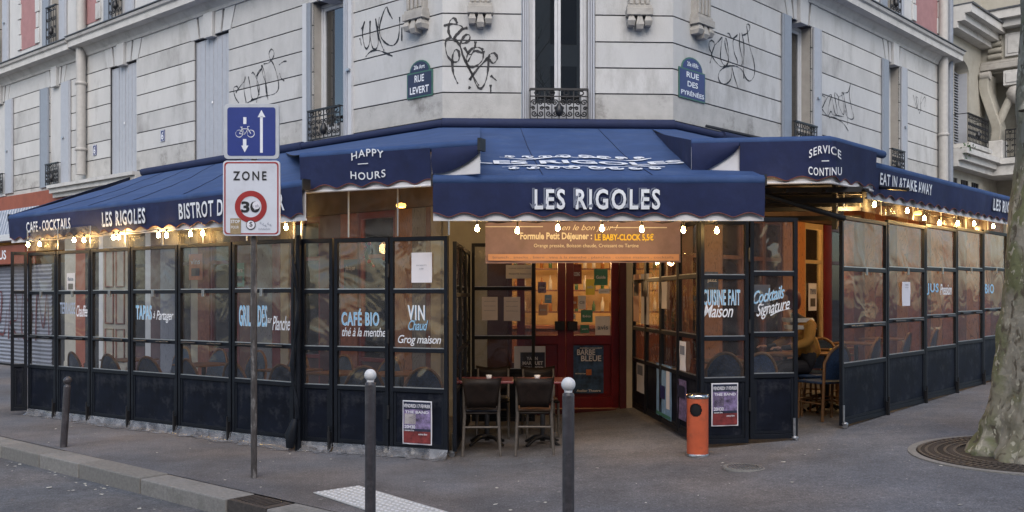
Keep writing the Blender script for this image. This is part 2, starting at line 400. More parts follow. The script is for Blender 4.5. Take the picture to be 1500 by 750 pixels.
# ================================================================== GROUND
KF = Fr(-2.377+.765*5, 7.94-.644*5, 0, -.765, .644)
KF = Fr(-2.377-.765*30, 7.94+.644*30, 0, .765, -.644)         # x left to right, road at -y, x=30 at the drain
def pav():
    mb = MB(); xs = [-60, -30, -20, -12, -8, -6, -4, -2, -1, 0, .5, 1, 1.5, 2, 2.5, 3, 3.5, 5, 8, 12, 20, 40]
    ys = [-3, 0, 2, 4, 6, 8, 10, 12, 14, 18, 24, 40, 80]
    # pavement: everything on the inner side of the kerb line
    def inside(p): 
        q = KF.m.inverted() @ Vector((p[0], p[1], 0)); return q.y-.30
    idx = {}
    bm = bmesh.new()
    vv = {}
    for i, x in enumerate(xs):
        for j, y in enumerate(ys): vv[i, j] = bm.verts.new((x, y, g(x)))
    for i in range(len(xs)-1):
        for j in range(len(ys)-1): bm.faces.new((vv[i, j], vv[i+1, j], vv[i+1, j+1], vv[i, j+1]))
    pc = KF.at(0, .30); nrm = KF.n
    r = bmesh.ops.bisect_plane(bm, geom=bm.verts[:]+bm.edges[:]+bm.faces[:], plane_co=pc, plane_no=nrm, clear_outer=True)
    me = bpy.data.meshes.new('pavement'); bm.to_mesh(me); bm.free(); me.materials.append(M['asphalt'])
    return link('pavement', me, kind='structure')
pav()
mb = MB(); mb.add([(-120, -60, -.14), (120, -60, -.14), (120, 160, -.14), (-120, 160, -.14)], [(0, 1, 2, 3)])
mb.build('road', 'asphalt_road', kind='structure')
kerb = link('kerb', None, None, KF); kerb['kind'] = 'structure'
joints = [12, 13.2, 14.3, 15.4, 16.5, 17.6, 18.7, 19.8, 20.9, 22, 23.1]+[KF.s_(p) for p in (2, 57, 115, 205, 331)]
joints = sorted(joints)+[30.55, 31.9, 33.2]
for i in range(len(joints)-1):
    a, b = joints[i], joints[i+1]
    if abs(a-joints[-4]) < .01: continue                      # the drain cover sits here
    mb = MB(); dz = random.uniform(-.004, .006)
    mb.box(a+.009, b-.009, 0, .292, -.2, .004+dz)
    mb.build('kerb_stone', ['granite', 'granite_b'][i % 2], kerb, bevel=.012)
mb = MB(); mb.box(joints[-4]+.01, joints[-3]-.01, .01, .27, -.1, 0.0); mb.box(joints[-4]+.01, joints[-3]-.01, .01, .04, -.2, -.14)
dr = mb.build('drain_cover', 'cast', None, KF); tagt(dr, 'cast iron storm drain cover set in the granite kerb', 'drain cover')
mb = MB(); 
for k in range(9): mb.box(joints[-4]+.04+k*.05, joints[-4]+.055+k*.05, .05, .24, 0, .008)
mb.build('rib', 'cast', dr, kind='stuff')
# tactile strip
tp = ground_pt(513, 710); tq = ground_pt(640, 748)
TF = Fr(ground_pt(459, 723).x, ground_pt(459, 723).y, .004, tq.x-tp.x, tq.y-tp.y)
mb = MB(); mb.box(0, 3.6, 0, .45, 0, .008)
ta = mb.build('tactile_paving', 'tactile', None, TF); tagt(ta, 'white strip of studded tactile paving on the asphalt pavement', 'tactile paving')
mb = MB()
for i in range(60):
    for j in range(7):
        cx, cy = .03+i*.0605, .035+j*.063
        mb.lathe([(.014, .008), (.012, .013), (.0001, .0135)], (cx, cy, 0), 6)
mb.build('stud', 'cloth_white', ta, kind='stuff')
# round inspection cover
p = ground_pt(1090, 688, g(1.9)); p.z = g(p.x)
Fm = Fr(p.x, p.y, p.z)
mb = MB(); mb.lathe([(.0001, .010), (.15, .010), (.15, .004), (.17, .012), (.19, .012), (.19, -.01)], (0, 0, 0), 28)
mc = mb.build('inspection_cover', 'granite_b', None, Fm); tagt(mc, 'small round ribbed iron inspection cover in the pavement', 'manhole cover')
mb = MB()
for k in range(-5, 6):
    h = math.sqrt(.15**2-(k*.026)**2); mb.box(k*.026-.006, k*.026+.006, -h, h, .010, .016)
mb.build('rib', 'steel', mc, kind='stuff')
# litter: small paper bits and pebbles in gutter and on the pavement
mb = MB()
for i in range(170):
    if i < 90: s = random.uniform(22, 31); q = KF.at(s, -abs(random.gauss(.05, .22)), 0); z = -.136
    elif i < 120: s = random.uniform(23, 30); q = KF.at(s, random.uniform(.4, 2.2), 0); z = .004
    else: q = Vector((random.uniform(-.8, 3.8), random.uniform(5.6, 9.3), 0)); z = g(q.x)+.004
    r = random.uniform(.006, .022)*(1.5 if random.random() < .1 else 1); a = random.uniform(0, 6)
    vs = [(q.x+r*math.cos(a+t)*random.uniform(.6, 1.3), q.y+r*math.sin(a+t), z+random.uniform(0, .008)) for t in (0, 1.5, 3, 4.6)]
    mb.add(vs, [(0, 1, 2, 3)])
o = mb.build('litter_scraps', 'litter'); o['kind'] = 'stuff'; tagt(o, 'paper scraps and dry leaf bits scattered in gutter and on pavement', 'litter')

mb = MB()
for i in range(90):
    x, y = random.uniform(-3, 4.5), random.uniform(5.3, 10.2); r = random.uniform(.008, .02)
    if (KF.m.inverted() @ Vector((x, y, 0))).y < .35: continue
    mb.add([(x+r*math.cos(a_*PI/4)*random.uniform(.8, 1.2), y+r*math.sin(a_*PI/4), g(x)+.004) for a_ in range(8)], [tuple(range(8))])
gs = mb.build('gum_spots', 'gum'); gs['kind'] = 'stuff'; tagt(gs, 'flattened chewing gum spots on the pavement', 'litter')
# ================================================================== CORNER BUILDING
bld = thing('corner_building', 'pale banded stone corner apartment building above the blue cafe awnings', 'building', Fr(AL.x, AL.y))
Z0, ZW0, ZW1, ZC = 4.05, 4.13, 6.37, 6.78
courses = [4.05, 4.17, 4.54, 4.906, 5.273, 5.65, 6.02, 6.39, 6.78]
def openings(F, lst, d=0): return [(F.s_(a, d), F.s_(b, d)) for a, b in lst]
opL = openings(LF, [(-52, -28), (-8, 10), (73, 92), (161, 200), (284, 335), (458, 506)])
opC = openings(CH, [(764, 872)])
opR = openings(RF, [(1156, 1189), (1299, 1318)])
def band_wall(F, s0, s1, ops, name_seed):
    segs = []; x = s0
    for a, b in ops:
        if a > x: segs.append((x, a))
        x = b
    segs.append((x, s1))
    back = MB()
    for a, b in segs: back.box(a, b, .015, .34, Z0, ZC)
    for a, b in ops: back.box(a, b, .015, .34, Z0, ZW0-.002); back.box(a, b, .015, .34, ZW1+.002, ZC)
    back.build('wall', 'joint', bld, F)
    for i in range(len(courses)-1):
        z0, z1 = courses[i]+.010, courses[i+1]-.010
        for a, b in segs:
            last = i == len(courses)-2
            aa, bb = a, b; ta, tb = a, b
            if last:
                z1 = ZC
                if a > s0: aa, ta = a+.088, a+.232
                if b < s1: bb, tb = b-.088, b-.232
            mb = MB(); mb.prism([(aa, z0), (bb, z0), (tb, z1), (ta, z1)], 0, .03)
            mb.build('stone_band', 'stone_dirty' if i <= 1 else random.choice(('stone', 'stone_b', 'stone_c')), bld, F)
    for a, b in ops:                                           # flat arch: keystone and splayed voussoirs
        c = (a+b)/2; z0, z1 = ZW1+.012, ZC-.004; kw = .13
        mb = MB(); mb.prism([(c-kw, z0-.05), (c+kw, z0-.05), (c+kw+.02, z1), (c-kw-.02, z1)], -.07, .2)
        mb.build('keystone', 'stone', bld, F, bevel=.008)
        for sg in (-1, 1):
            L = (b-a)/2-kw
            for k in range(2):
                x0 = kw+.012+k*(L-.02)/2+k*.03; x1 = kw+(k+1)*(L-.02)/2-.008+k*.10
                t0 = x0+.02+k*.06; t1 = x1+.06+k*.08
                P = [(x0, z0), (x1, z0), (t1, z1), (t0, z1)]
                P = [(c+sg*x, z) for x, z in P]
                if sg < 0: P = P[::-1]
                mb = MB(); mb.prism(P, -.012, .2); mb.build('voussoir', 'stone', bld, F)
band_wall(LF, LEND, 30, opL[1:], 1)
band_wall(CH, 0, CHW, opC, 2)
band_wall(RF, 0, REND, opR, 3)
# cornice over the banded storey
def cornice(F, s0, s1, parent=bld, z=ZC, mt='trim', nm='cornice', k=1.0):
    prof = [(0.2, z), (-.03, z), (-.05, z+.05), (-.12*k, z+.13), (-.14*k, z+.16), (-.30*k, z+.17), (-.30*k, z+.29), (-.34*k, z+.31), (-.36*k, z+.36), (.2, z+.37)]
    mb = MB(); n = len(prof)
    e0 = -.15*k if s0 == 0 else 0; 
    mb.add([(s0, y, zz) for y, zz in prof]+[(s1, y, zz) for y, zz in prof], [(i, (i+1) % n, n+(i+1) % n, n+i) for i in range(n)]+[tuple(range(n))[::-1], tuple(range(n, 2*n))])
    mb.build(nm, mt, parent, F)
    mb = MB(); mb.box(s0, s1, -.38*k, .2, z+.372, z+.39); mb.build(nm+'_flashing', 'zinc', parent, F)
SP = LF.s_(113, .1)
cornice(LF, LEND-8, SP-.02, z=ZC-.03); cornice(LF, SP+.0, 30.12); cornice(CH, -.12, CHW+.12, z=ZC+.002); cornice(RF, -.12, REND+.1)
# upper storey
UZ0, UZ1 = 7.17, 9.6
upL = openings(LF, [(-40, -22), (-6, 6), (74, 89), (166, 186)])+[(LF.s_(290), LF.s_(330)), (LF.s_(458), LF.s_(506))]
upR = [(RF.s_(1150), RF.s_(1190)), (RF.s_(1297), RF.s_(1313))]
def upper(F, s0, s1, ops):
    mb = MB(); x = s0
    for a, b in ops+[(s1, s1)]:
        if a > x: mb.box(x, a, 0, .3, UZ0, 11)
        if b > a: mb.box(a, b, 0, .3, UZ1, 11)
        x = b
    mb.build('upper_wall', 'stone', bld, F)
upper(LF, LEND-8, 30, upL[1:]); upper(CH, 0, CHW, [(1.05, 2.2)]); upper(RF, 0, REND, upR)
def pink(F, a, b, z0=7.45):
    mb = MB(); mb.box(a, b, -.012, 0, z0, 9.9); mb.build('brick_panel', 'pink', bld, F)
    for s in (a, b):
        for k in range(7):
            wd = .10 if k % 2 else .17; z = z0+.02+k*.36
            mb = MB(); mb.box(s-wd/2*1.2, s+wd/2*1.2, -.035, 0, z, z+.34); mb.build('quoin_stone', 'stone', bld, F, bevel=.008)
for a, b in ((-2, -20), (30, 56), (124, 145)):
    if a > 0: pink(LF, LF.s_(a), LF.s_(b))
pink(LF, LF.s_(235), LF.s_(262)); pink(RF, RF.s_(1338), RF.s_(1374)); pink(RF, RF.s_(1215), RF.s_(1270))
cornice(LF, LEND-8, 30.12, z=10.6); cornice(CH, -.12, CHW+.12, z=10.602); cornice(RF, -.12, REND+.1, z=10.6)
mb = MB()   # roof slab and inner core so that the block is solid from every side
P = [LF.at(LEND-8, .2), LF.at(30, .2), CH.at(CHW, .2), RF.at(REND, .2), RF.at(REND, 9), LF.at(LEND-8, 9)]
n = 6; mb.add([(q.x, q.y, 10.95) for q in P]+[(q.x, q.y, 11.1) for q in P], [tuple(range(n))[::-1], tuple(range(n, 2*n))]+[(i, (i+1) % n, n+(i+1) % n, n+i) for i in range(n)])
mb.build('roof', 'zinc', bld, Fr(0, 0))

def railing(F, a, b, z0, z1, parent, y=-.10, bars=0):
    mb = MB(); t = .02
    mb.box(a, b, y-.02, y+.02, z1-.03, z1); mb.box(a, b, y-t/2, y+t/2, z1-.12, z1-.105); mb.box(a, b, y-t/2, y+t/2, z0, z0+.018)
    n = max(2, int((b-a)/.19)); h = z1-.12-z0; wd = (b-a)/n
    def spiral(cx, cz, R, sg, turns=1.6, a0=0):
        return [(cx+sg*R*(1-q/18)*math.cos(a0+q/18*turns*2*PI), y, cz+R*(1-q/18)*math.sin(a0+q/18*turns*2*PI)) for q in range(0, 17)]
    for i in range(n):
        c = a+(i+.5)*wd
        for sg in (-1, 1):
            mb.tube(spiral(c+sg*wd*.22, z0+h*.75, wd*.22, sg), .0095, 4, cap=False)
            mb.tube(spiral(c+sg*wd*.22, z0+h*.27, wd*.22, sg, a0=PI), .0095, 4, cap=False)
            mb.tube(spiral(c+sg*wd*.30, z0+h*.5, wd*.14, sg), .0095, 4, cap=False)
        mb.tube([(c, y, z0), (c, y, z1-.12)], .007, 4, cap=False)
        mb.tube([(c+.04*math.cos(q/8*2*PI), y, z1-.065+.03*math.sin(q/8*2*PI)) for q in range(9)], .0095, 4, cap=False)
    for i in range(n+1): mb.box(a+i*wd-.007, a+i*wd+.007, y-.007, y+.007, z0, z1)
    c = (a+b)/2
    mb.lathe([(.001, -.09), (.05, -.05), (.06, 0), (.045, .06), (.02, .1)], (c, y, z0+h*.4), 8)
    for s in (a, b): mb.box(s-.008, s+.008, y, .02, z1-.02, z1-.005)
    return mb.build('railing', 'iron', parent, F)
def window(F, a, b, z0, z1, kind, dep=.22, sw=.26, rail=True, left=True, right=True, railz=.5, mull=True, par=None):
    par = par or bld
    if kind == 'closed':
        mb = MB(); mb.box(a, b, dep, dep+.03, z0, z1)
        wn = mb.build('window', 'reveal', par, F); n = 4
        for i in range(n):
            x0 = a+.02+(b-a-.04)*i/n; x1 = a+.02+(b-a-.04)*(i+1)/n
            mb = MB(); mb.box(x0+.004, x1-.004, .05, .08, z0+.01, z1-.02)
            mb.box(x0+.004, x0+.02, .038, .05, z0+.01, z1-.02); mb.box((x0+x1)/2-.004, (x0+x1)/2+.004, .044, .05, z0+.01, z1-.02)
            mb.build('shutter', 'shutter', wn, F, bevel=.003)
        mb = MB(); mb.lathe([(.018, 0), (.02, .03), (.012, .05)], ((a+b)/2, .03, (z0+z1)/2-.1), 6); mb.build('latch', 'steel', wn, F)
        return wn
    mb = MB(); t = .05
    mb.box(a, a+t, dep-.03, dep+.04, z0, z1); mb.box(b-t, b, dep-.03, dep+.04, z0, z1); mb.box(a+t, b-t, dep-.03, dep+.04, z1-t, z1); mb.box(a+t, b-t, dep-.03, dep+.04, z0, z0+.08)
    wn = mb.build('window', 'white_paint', par, F, bevel=.004)
    c = (a+b)/2; n = 2 if mull else 1
    for i in range(n):
        x0 = a+t+(b-a-2*t)*i/n; x1 = a+t+(b-a-2*t)*(i+1)/n; q = .045
        mb = MB(); mb.box(x0+.002, x0+q, dep-.02, dep+.03, z0+.08, z1-t-.003); mb.box(x1-q, x1-.002, dep-.02, dep+.03, z0+.08, z1-t-.003)
        mb.box(x0+q, x1-q, dep-.02, dep+.03, z1-t-.06, z1-t-.003); mb.box(x0+q, x1-q, dep-.02, dep+.03, z0+.08, z0+.30)
        mb.build('sash', 'white_paint', wn, F, bevel=.003)
        mb = MB(); mb.box(x0+q, x1-q, dep+.003, dep+.012, z0+.30, z1-t-.06); mb.build('pane', 'glass_up', wn, F)
    mb = MB(); mb.box(a, b, .34, .36, z0, z1); mb.build('dark_backing', 'dark', wn, F)  # black sheet: darkness of the unlit room put into its colour
    mb = MB(); mb.box(a+.0005, a+.004, .031, dep-.03, z0, z1); mb.box(b-.004, b-.0005, .031, dep-.03, z0, z1); mb.build('jamb', 'reveal', wn, F)
    if left: 
        mb = MB(); mb.box(a-sw, a-.004, -.05, -.012, z0+.0, z1+.005); mb.box(a-sw+.03, a-sw+.045, -.058, -.05, z0, z1)
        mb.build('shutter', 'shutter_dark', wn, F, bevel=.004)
    if right:
        mb = MB(); mb.box(b+.004, b+sw, -.05, -.012, z0+.0, z1+.005); mb.box(b+sw-.045, b+sw-.03, -.058, -.05, z0, z1)
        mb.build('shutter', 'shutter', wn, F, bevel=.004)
        mb = MB(); mb.box(b+.10, b+.18, -.085, -.05, z0+1.0, z0+1.035); mb.build('shutter_catch', 'steel', wn, F)
    mb = MB(); mb.box(a, b, -.06, dep-.031, z0-.05, z0); mb.build('sill', 'white_paint', wn, F)
    if rail: railing(F, a+.01, b-.01, z0+.02, z0+railz, wn)
    return wn
for i, (a, b) in enumerate(opL):
    if i == 0: continue
    if i in (3, 4): window(LF, a, b, ZW0, ZW1, 'closed')
    elif i == 5: window(LF, a, b, ZW0, ZW1, 'open', dep=.20, sw=.10, mull=False)
    else: window(LF, a, b, ZW0, ZW1, 'open', sw=.42, mull=False)
# white metal jamb boxes of the near left window and of the corner window
a, b = opL[5]
mb = MB(); mb.box(LF.s_(446), a-.11, -.045, .0, ZW0-.04, 6.39); mb.build('shutter_box', 'white_paint', bld, LF)
mb = MB(); mb.box(b+.11, LF.s_(518), -.045, .0, ZW0-.04, 6.39); mb.build('shutter_box', 'white_paint', bld, LF)
a, b = opC[0]
for k in range(3):
    for sg, s in ((1, a), (-1, b)):
        mb = MB(); x0 = s+sg*(.012+k*.032); x1 = s+sg*(.038+k*.032); mb.box(min(x0, x1), max(x0, x1), -.03+k*.02, .2, ZW0, ZW1); mb.build('shutter_leaf', 'shutter', bld, CH)
window(CH, a+.105, b-.105, ZW0, ZW1, 'open', dep=.16, left=False, right=False, railz=.46)
for i, (a, b) in enumerate(opR): window(RF, a, b, ZW0, ZW1, 'open', sw=.30, mull=False)
for a, b in upL[1:]: window(LF, a, b, UZ0+.06, UZ1, 'open', sw=.33, railz=.9, mull=False)
window(CH, 1.05, 2.2, UZ0+.06, UZ1, 'open', sw=.35, railz=.9)
for a, b in upR: window(RF, a, b, UZ0+.06, UZ1, 'open', sw=.30, railz=.9, mull=False)
# consoles (triglyph corbels)
def corbel(F, a, b):
    z = F.z_((0), 0) if 0 else 0
    c = (a+b)/2; hw = (b-a)/2; zt = 5.62
    mb = MB(); mb.box(c-hw, c+hw, -.16, 0, zt, zt+.10); mb.box(c-hw*.93, c+hw*.93, -.13, 0, zt+.10, zt+.15)
    mb.box(c-hw*.82, c+hw*.82, -.09, 0, zt+.15, 6.75)
    for k in range(4):
        x = c-hw*.82+hw*1.64*(k+.5)/4; mb.box(x-hw*.13, x+hw*.13, -.125, -.09, zt+.16, 6.75)
    co = mb.build('corbel', 'corbel', bld, F, bevel=.006)
    for k in (-1, 0, 1):
        x = c+k*hw*.64; t, l = hw*.16, hw*.30; zb = zt-.14-(.05 if k == 0 else 0)
        vs = [(x-t, -.13, zt), (x+t, -.13, zt), (x+t, 0, zt), (x-t, 0, zt), (x-l, -.16, zb+.06), (x+l, -.16, zb+.06), (x+l, 0, zb+.06), (x-l, 0, zb+.06),
              (x-l*.8, -.13, zb), (x+l*.8, -.13, zb), (x+l*.8, 0, zb), (x-l*.8, 0, zb)]
        mb = MB(); mb.add(vs, [(0, 4, 5, 1), (1, 5, 6, 2), (3, 7, 4, 0), (4, 8, 9, 5), (5, 9, 10, 6), (7, 11, 8, 4), (8, 11, 10, 9), (0, 1, 2, 3)])
        mb.build('gutta', 'corbel', co, F)
corbel(LF, LF.s_(593, .1), LF.s_(622, .1)); corbel(CH, CH.s_(685), CH.s_(722)); corbel(CH, CH.s_(916), CH.s_(954)); corbel(RF, RF.s_(1010), RF.s_(1034))
# downpipes
def pipe(F, x, r, z0, z1, m, par=bld, nm='downpipe', y=-.12):
    mb = MB(); mb.tube([(x, y, z0), (x, y, z1)], r, 14)
    for z in (z1-1.6, z0+1.9, z0+.5): mb.lathe([(r, 0), (r*1.2, .01), (r*1.2, .06), (r, .07)], (x, y, z), 14)
    return mb.build(nm, m, par, F)
pipe(LF, LF.s_(118.5, .12), .10, 4.25, 10.5, 'pipe')
pipe(RF, RF.s_(1382, .12), .10, 3.3, 10.5, 'pipe')
# lower moulding on the left wall over the shopfronts
mb = MB(); a, b = LF.s_(88), LF.s_(215)
mb.box(a, b, -.30, 0, 4.03, 4.10); mb.box(a, b, -.24, 0, 3.93, 4.03); mb.box(a, b, -.16, 0, 3.84, 3.93); mb.build('shopfront_cornice', 'trim', bld, LF)
# graffiti (paint on the wall, 2 mm proud)
def graffiti(F, strokes, wd, label):
    mb = MB()
    for st in strokes:
        P = [(F.s_(x), F.z_(x, y)) for x, y in catmull(st, 6)]
        mb.ribbon(P, wd, -.004)
    o = mb.build('graffiti_tag', 'graf_black', bld, F); o['label'] = label
def zz(x0, y0, s, P): return [(x0+x/s, y0+y/s) for x, y in P]
s = 6.25
graffiti(LF, [zz(240, 40, s, P) for P in (
    [(690, 695), (655, 640), (640, 560), (670, 540), (680, 570), (660, 600), (700, 540), (740, 490), (745, 455), (735, 560), (755, 690)],
    [(775, 450), (790, 530), (805, 640), (830, 660), (860, 640), (875, 560), (850, 470), (820, 415), (805, 425)],
    [(850, 450), (870, 400), (900, 375), (860, 440), (855, 520), (875, 620)],
    [(895, 345), (910, 440), (935, 510), (955, 665)], [(900, 345), (925, 430), (935, 560), (945, 640)],
    [(915, 335), (960, 325), (1000, 280), (1010, 230), (985, 200), (965, 240), (975, 290), (1010, 350), (1045, 470), (1050, 560), (1010, 610), (900, 635), (820, 665), (765, 692)],
    [(1055, 345), (1095, 315), (1125, 310)], [(1062, 420), (1075, 465), (1105, 492)], [(800, 665), (850, 655), (850, 690)])], .022, 'scrawled black tag left of the near window')
graffiti(LF, [zz(480, 0, s, P) for P in (
    [(310, 265), (340, 195), (320, 290), (335, 410), (360, 445), (385, 380), (390, 190), (390, 330), (415, 440), (450, 440), (465, 360), (440, 170)],
    [(475, 155), (460, 290), (490, 400), (518, 465)], [(595, 175), (560, 110), (540, 65), (510, 120), (475, 250), (490, 340), (540, 400), (600, 415), (645, 360), (660, 240), (660, 155)],
    [(680, 250), (680, 375)], [(295, 350), (312, 415)], [(350, 520), (390, 475), (450, 460), (520, 480), (595, 515)])], .028, 'black tag between near window and street plate')
graffiti(CH, [zz(600, 0, 3.75, P) for P in (
    [(187, 142), (240, 132), (290, 150), (262, 190), (240, 215), (215, 180), (220, 120), (245, 100), (262, 130)],
    [(318, 153), (280, 165), (250, 195), (250, 225), (290, 238), (325, 225), (330, 195), (305, 195), (280, 240), (290, 300), (330, 380), (372, 475), (400, 480), (425, 420), (432, 320), (400, 350), (330, 440)],
    [(225, 205), (198, 230), (205, 300), (240, 340), (270, 330), (270, 285), (250, 275), (235, 320), (240, 400), (265, 460)],
    [(250, 215), (280, 260), (310, 340), (345, 410), (380, 470)], [(405, 280), (400, 330), (360, 365), (320, 360), (315, 310), (340, 270), (375, 260), (405, 275)],
    [(362, 228), (355, 270), (320, 340)], [(330, 440), (360, 390), (430, 320), (440, 300), (465, 292), (482, 320), (460, 348), (435, 325)],
    [(445, 415), (480, 445)], [(332, 475), (325, 490)], [(445, 465), (446, 515)], [(300, 260), (330, 300), (360, 280), (400, 290), (412, 280)])], .034, 'large looping black tag left of the corner window')
graffiti(RF, [zz(1000, 0, s, P) for P in (
    [(248, 580), (265, 500), (245, 450), (240, 395), (265, 370), (290, 410), (260, 510), (290, 420), (330, 375), (360, 345), (350, 430), (345, 530), (370, 590), (400, 600), (415, 540), (395, 450), (385, 380), (395, 350), (410, 420), (420, 520), (405, 590), (350, 610), (290, 550), (262, 500)],
    [(405, 305), (425, 310), (450, 350), (500, 320), (460, 370), (470, 480), (500, 560), (490, 600)], [(520, 300), (520, 420), (545, 540), (540, 600)],
    [(540, 300), (560, 430), (555, 600), (558, 720)], [(540, 325), (580, 310), (610, 270), (610, 230), (585, 225), (590, 280), (610, 420), (650, 560), (655, 680), (620, 740), (580, 720), (540, 640), (480, 605), (400, 610), (340, 650), (325, 710), (350, 760), (400, 765), (440, 720), (450, 620)],
    [(450, 610), (470, 700), (510, 820)])], .024, 'looping black tag right of the blue street plate')
graffiti(RF, [zz(1180, 40, s, P) for P in (
    [(140, 620), (180, 650), (150, 740), (200, 640), (235, 620), (215, 700), (200, 800)], [(235, 620), (250, 700), (270, 790), (290, 780), (270, 660), (265, 600), (300, 640), (305, 720), (345, 800), (350, 720), (330, 600), (350, 620)],
    [(300, 640), (335, 620)], [(345, 590), (360, 700), (380, 800), (385, 890)], [(345, 600), (390, 590), (410, 510), (400, 620), (420, 740), (440, 820), (420, 842), (380, 820), (360, 760)],
    [(215, 830), (250, 820), (320, 860), (360, 900), (390, 950)], [(150, 750), (200, 810), (230, 770), (250, 800), (300, 810), (350, 820)])], .022, 'black tag between the two right hand windows')
graffiti(RF, [zz(1180, 40, s, P) for P in ([(985, 620), (1000, 680), (1020, 740), (1030, 660), (1010, 640), (1020, 720)], [(1070, 595), (1050, 680), (1055, 760)], [(1055, 700), (1085, 640), (1095, 660), (1085, 730)], [(1030, 760), (1050, 755), (1040, 790)])], .018, 'small thin tag at the right end of the wall')

# ================================================================== GROUND FLOOR FRONT (seen through the terrace)
def gpost(F, a, b, m, y0=-.02, y1=.25, z0=0, z1=2.95, nm='pilaster'):
    mb = MB(); mb.box(a+.002, b-.002, y0, y1, z0, z1)
    if b-a > .25: mb.box(a+.02, b-.02, y0-.03, y0, z0, z0+.25)
    return mb.build(nm, m, bld, F, bevel=.004)
def gwin(F, a, b, m='red_paint', z0=0, sillz=.75, mt='plum'):
    mb = MB(); t = .06
    mb.box(a+.002, a+t, 0, .10, z0, 2.95); mb.box(b-t, b-.002, 0, .10, z0, 2.95); mb.box(a+t, b-t, 0, .10, 2.85, 2.95); mb.box(a+t, b-t, 0, .10, z0+sillz-.06, z0+sillz); mb.box(a+t, b-t, 0, .10, 2.25, 2.31)
    wn = mb.build('shop_window', m, bld, F, bevel=.004)
    mb = MB(); mb.box(a+t, b-t, .03, .07, z0, z0+sillz-.06); mb.build('apron_panel', mt, wn, F)
    mb = MB(); mb.box(a+t, b-t, .045, .055, z0+sillz, 2.25); mb.box(a+t, b-t, .045, .055, 2.31, 2.85); mb.build('pane', 'glass', wn, F)
def run(F, lst):
    for a, b, k in lst:
        a, b = F.s_(a), F.s_(b)
        if k.startswith('w:'): gwin(F, a, b, k[2:])
        else: gpost(F, a, b, k)
run(LF, [(112, 126, 'orange_sign'), (126, 146, 'dark'), (146, 152, 'white_paint'), (152, 188, 'door_cream'), (188, 214, 'w:frame'), (214, 222, 'white_paint'), (222, 236, 'plum'), (236, 262, 'wave_grey'),
         (262, 281, 'w:plum'), (281, 291, 'cream'), (291, 308, 'brick'), (308, 340, 'w:red_paint'), (340, 352, 'red_paint'), (352, 368, 'brown_paint'), (368, 400, 'wave_grey'), (400, 412, 'red_paint'), (412, 424, 'cream'),
         (424, 470, 'w:red_paint'), (470, 500, 'red_dark'), (500, 525, 'brick'), (525, 580, 'w:red_paint'), (580, 605, 'wave_brown'), (605, 625, 'wave_grey'), (625, 632, 'brown_paint'), (632, 647, 'beige')])
gpost(LF, LEND, LF.s_(112), 'beige')
a, b = LF.s_(154), LF.s_(186); w2 = (b-a)/2
for i in range(2):
    for z0, z1 in ((.35, 1.0), (1.12, 1.75), (1.87, 2.6)):
        x0, x1 = a+i*w2+.07, a+(i+1)*w2-.05; mb = MB(); P = [(x0, z0), (x1, z0), (x1, z1), (x0, z1), (x0, z0)]
        mb.tube([(x, -.03, z) for x, z in P], .02, 6); mb.build('door_moulding', 'brown_paint', bld, LF)
run(CH, [(649, 714, 'beige'), (714, 744, 'plum'), (744, 785, 'w:red_dark'), (917, 926, 'cream'), (926, 984, 'w:brown_paint')])
run(RF, [(988, 1012, 'brown_paint'), (1012, 1030, 'w:brown_paint'), (1030, 1056, 'wave_brown'), (1056, 1090, 'w:brown_paint'), (1090, 1120, 'w:brown_paint'), (1120, 1146, 'w:plum'), (1146, 1166, 'wave_brown'), (1166, 1178, 'wave_orange'),
         (1178, 1206, 'w:wall_warm'), (1206, 1217, 'red_paint'), (1217, 1262, 'w:red_dark'), (1262, 1274, 'brown_paint'), (1274, 1310, 'w:red_dark'), (1310, 1322, 'wave_orange'), (1322, 1350, 'w:red_dark'), (1350, 1362, 'cream'), (1362, 1386, 'w:red_dark')])
for F, a, b in ((LF, LEND, 30), (CH, 0, CHW), (RF, 0, REND)):
    mb = MB(); mb.box(a, b, -.03, .3, 2.96, 3.55); mb.build('fascia', 'fascia_brown', bld, F)
    mb = MB(); mb.box(a, b, .0, .3, 3.551, Z0-.001); mb.build('fascia_top', 'beige', bld, F)
# entrance doors in the chamfer
def door_leaf(a, b, lab=None):
    mb = MB(); t = .11; z0 = .10; z1 = 2.3; y0, y1 = .02, .08
    mb.box(a, a+t, y0, y1, z0, z1); mb.box(b-t, b, y0, y1, z0, z1); mb.box(a+t, b-t, y0, y1, z1-.10, z1); mb.box(a+t, b-t, y0, y1, z0, z0+.16); mb.box(a+t, b-t, y0, y1, 1.0, 1.13)
    mb.box(a+t, b-t, y0+.02, y1-.01, z0+.16, 1.0)
    d = mb.build('door', 'red_paint', bld, CH, bevel=.005)
    mb = MB(); mb.box(a+t, b-t, .045, .055, 1.13, z1-.10); mb.build('pane', 'glass', d, CH)
    return d
a, m_, b = CH.s_(786), CH.s_(829), CH.s_(907)
d1 = door_leaf(CH.s_(770)-.12, m_-.003); d2 = door_leaf(m_+.003, b)
for d, x in ((d1, m_-.16), (d2, m_+.02)):
    mb = MB(); mb.box(x, x+.14, -.05, .02, 1.20, 1.33); mb.build('lock_box', 'iron', d, CH, bevel=.01)
mb = MB(); mb.box(b+.004, CH.s_(917)-.002, -.02, .1, 0, 2.9); mb.box(CH.s_(786), b+.004, -.01, .1, 2.31, 2.9); mb.box(CH.s_(786), b, -.12, .1, 0, .09); mb.build('door_frame', 'red_dark', bld, CH)

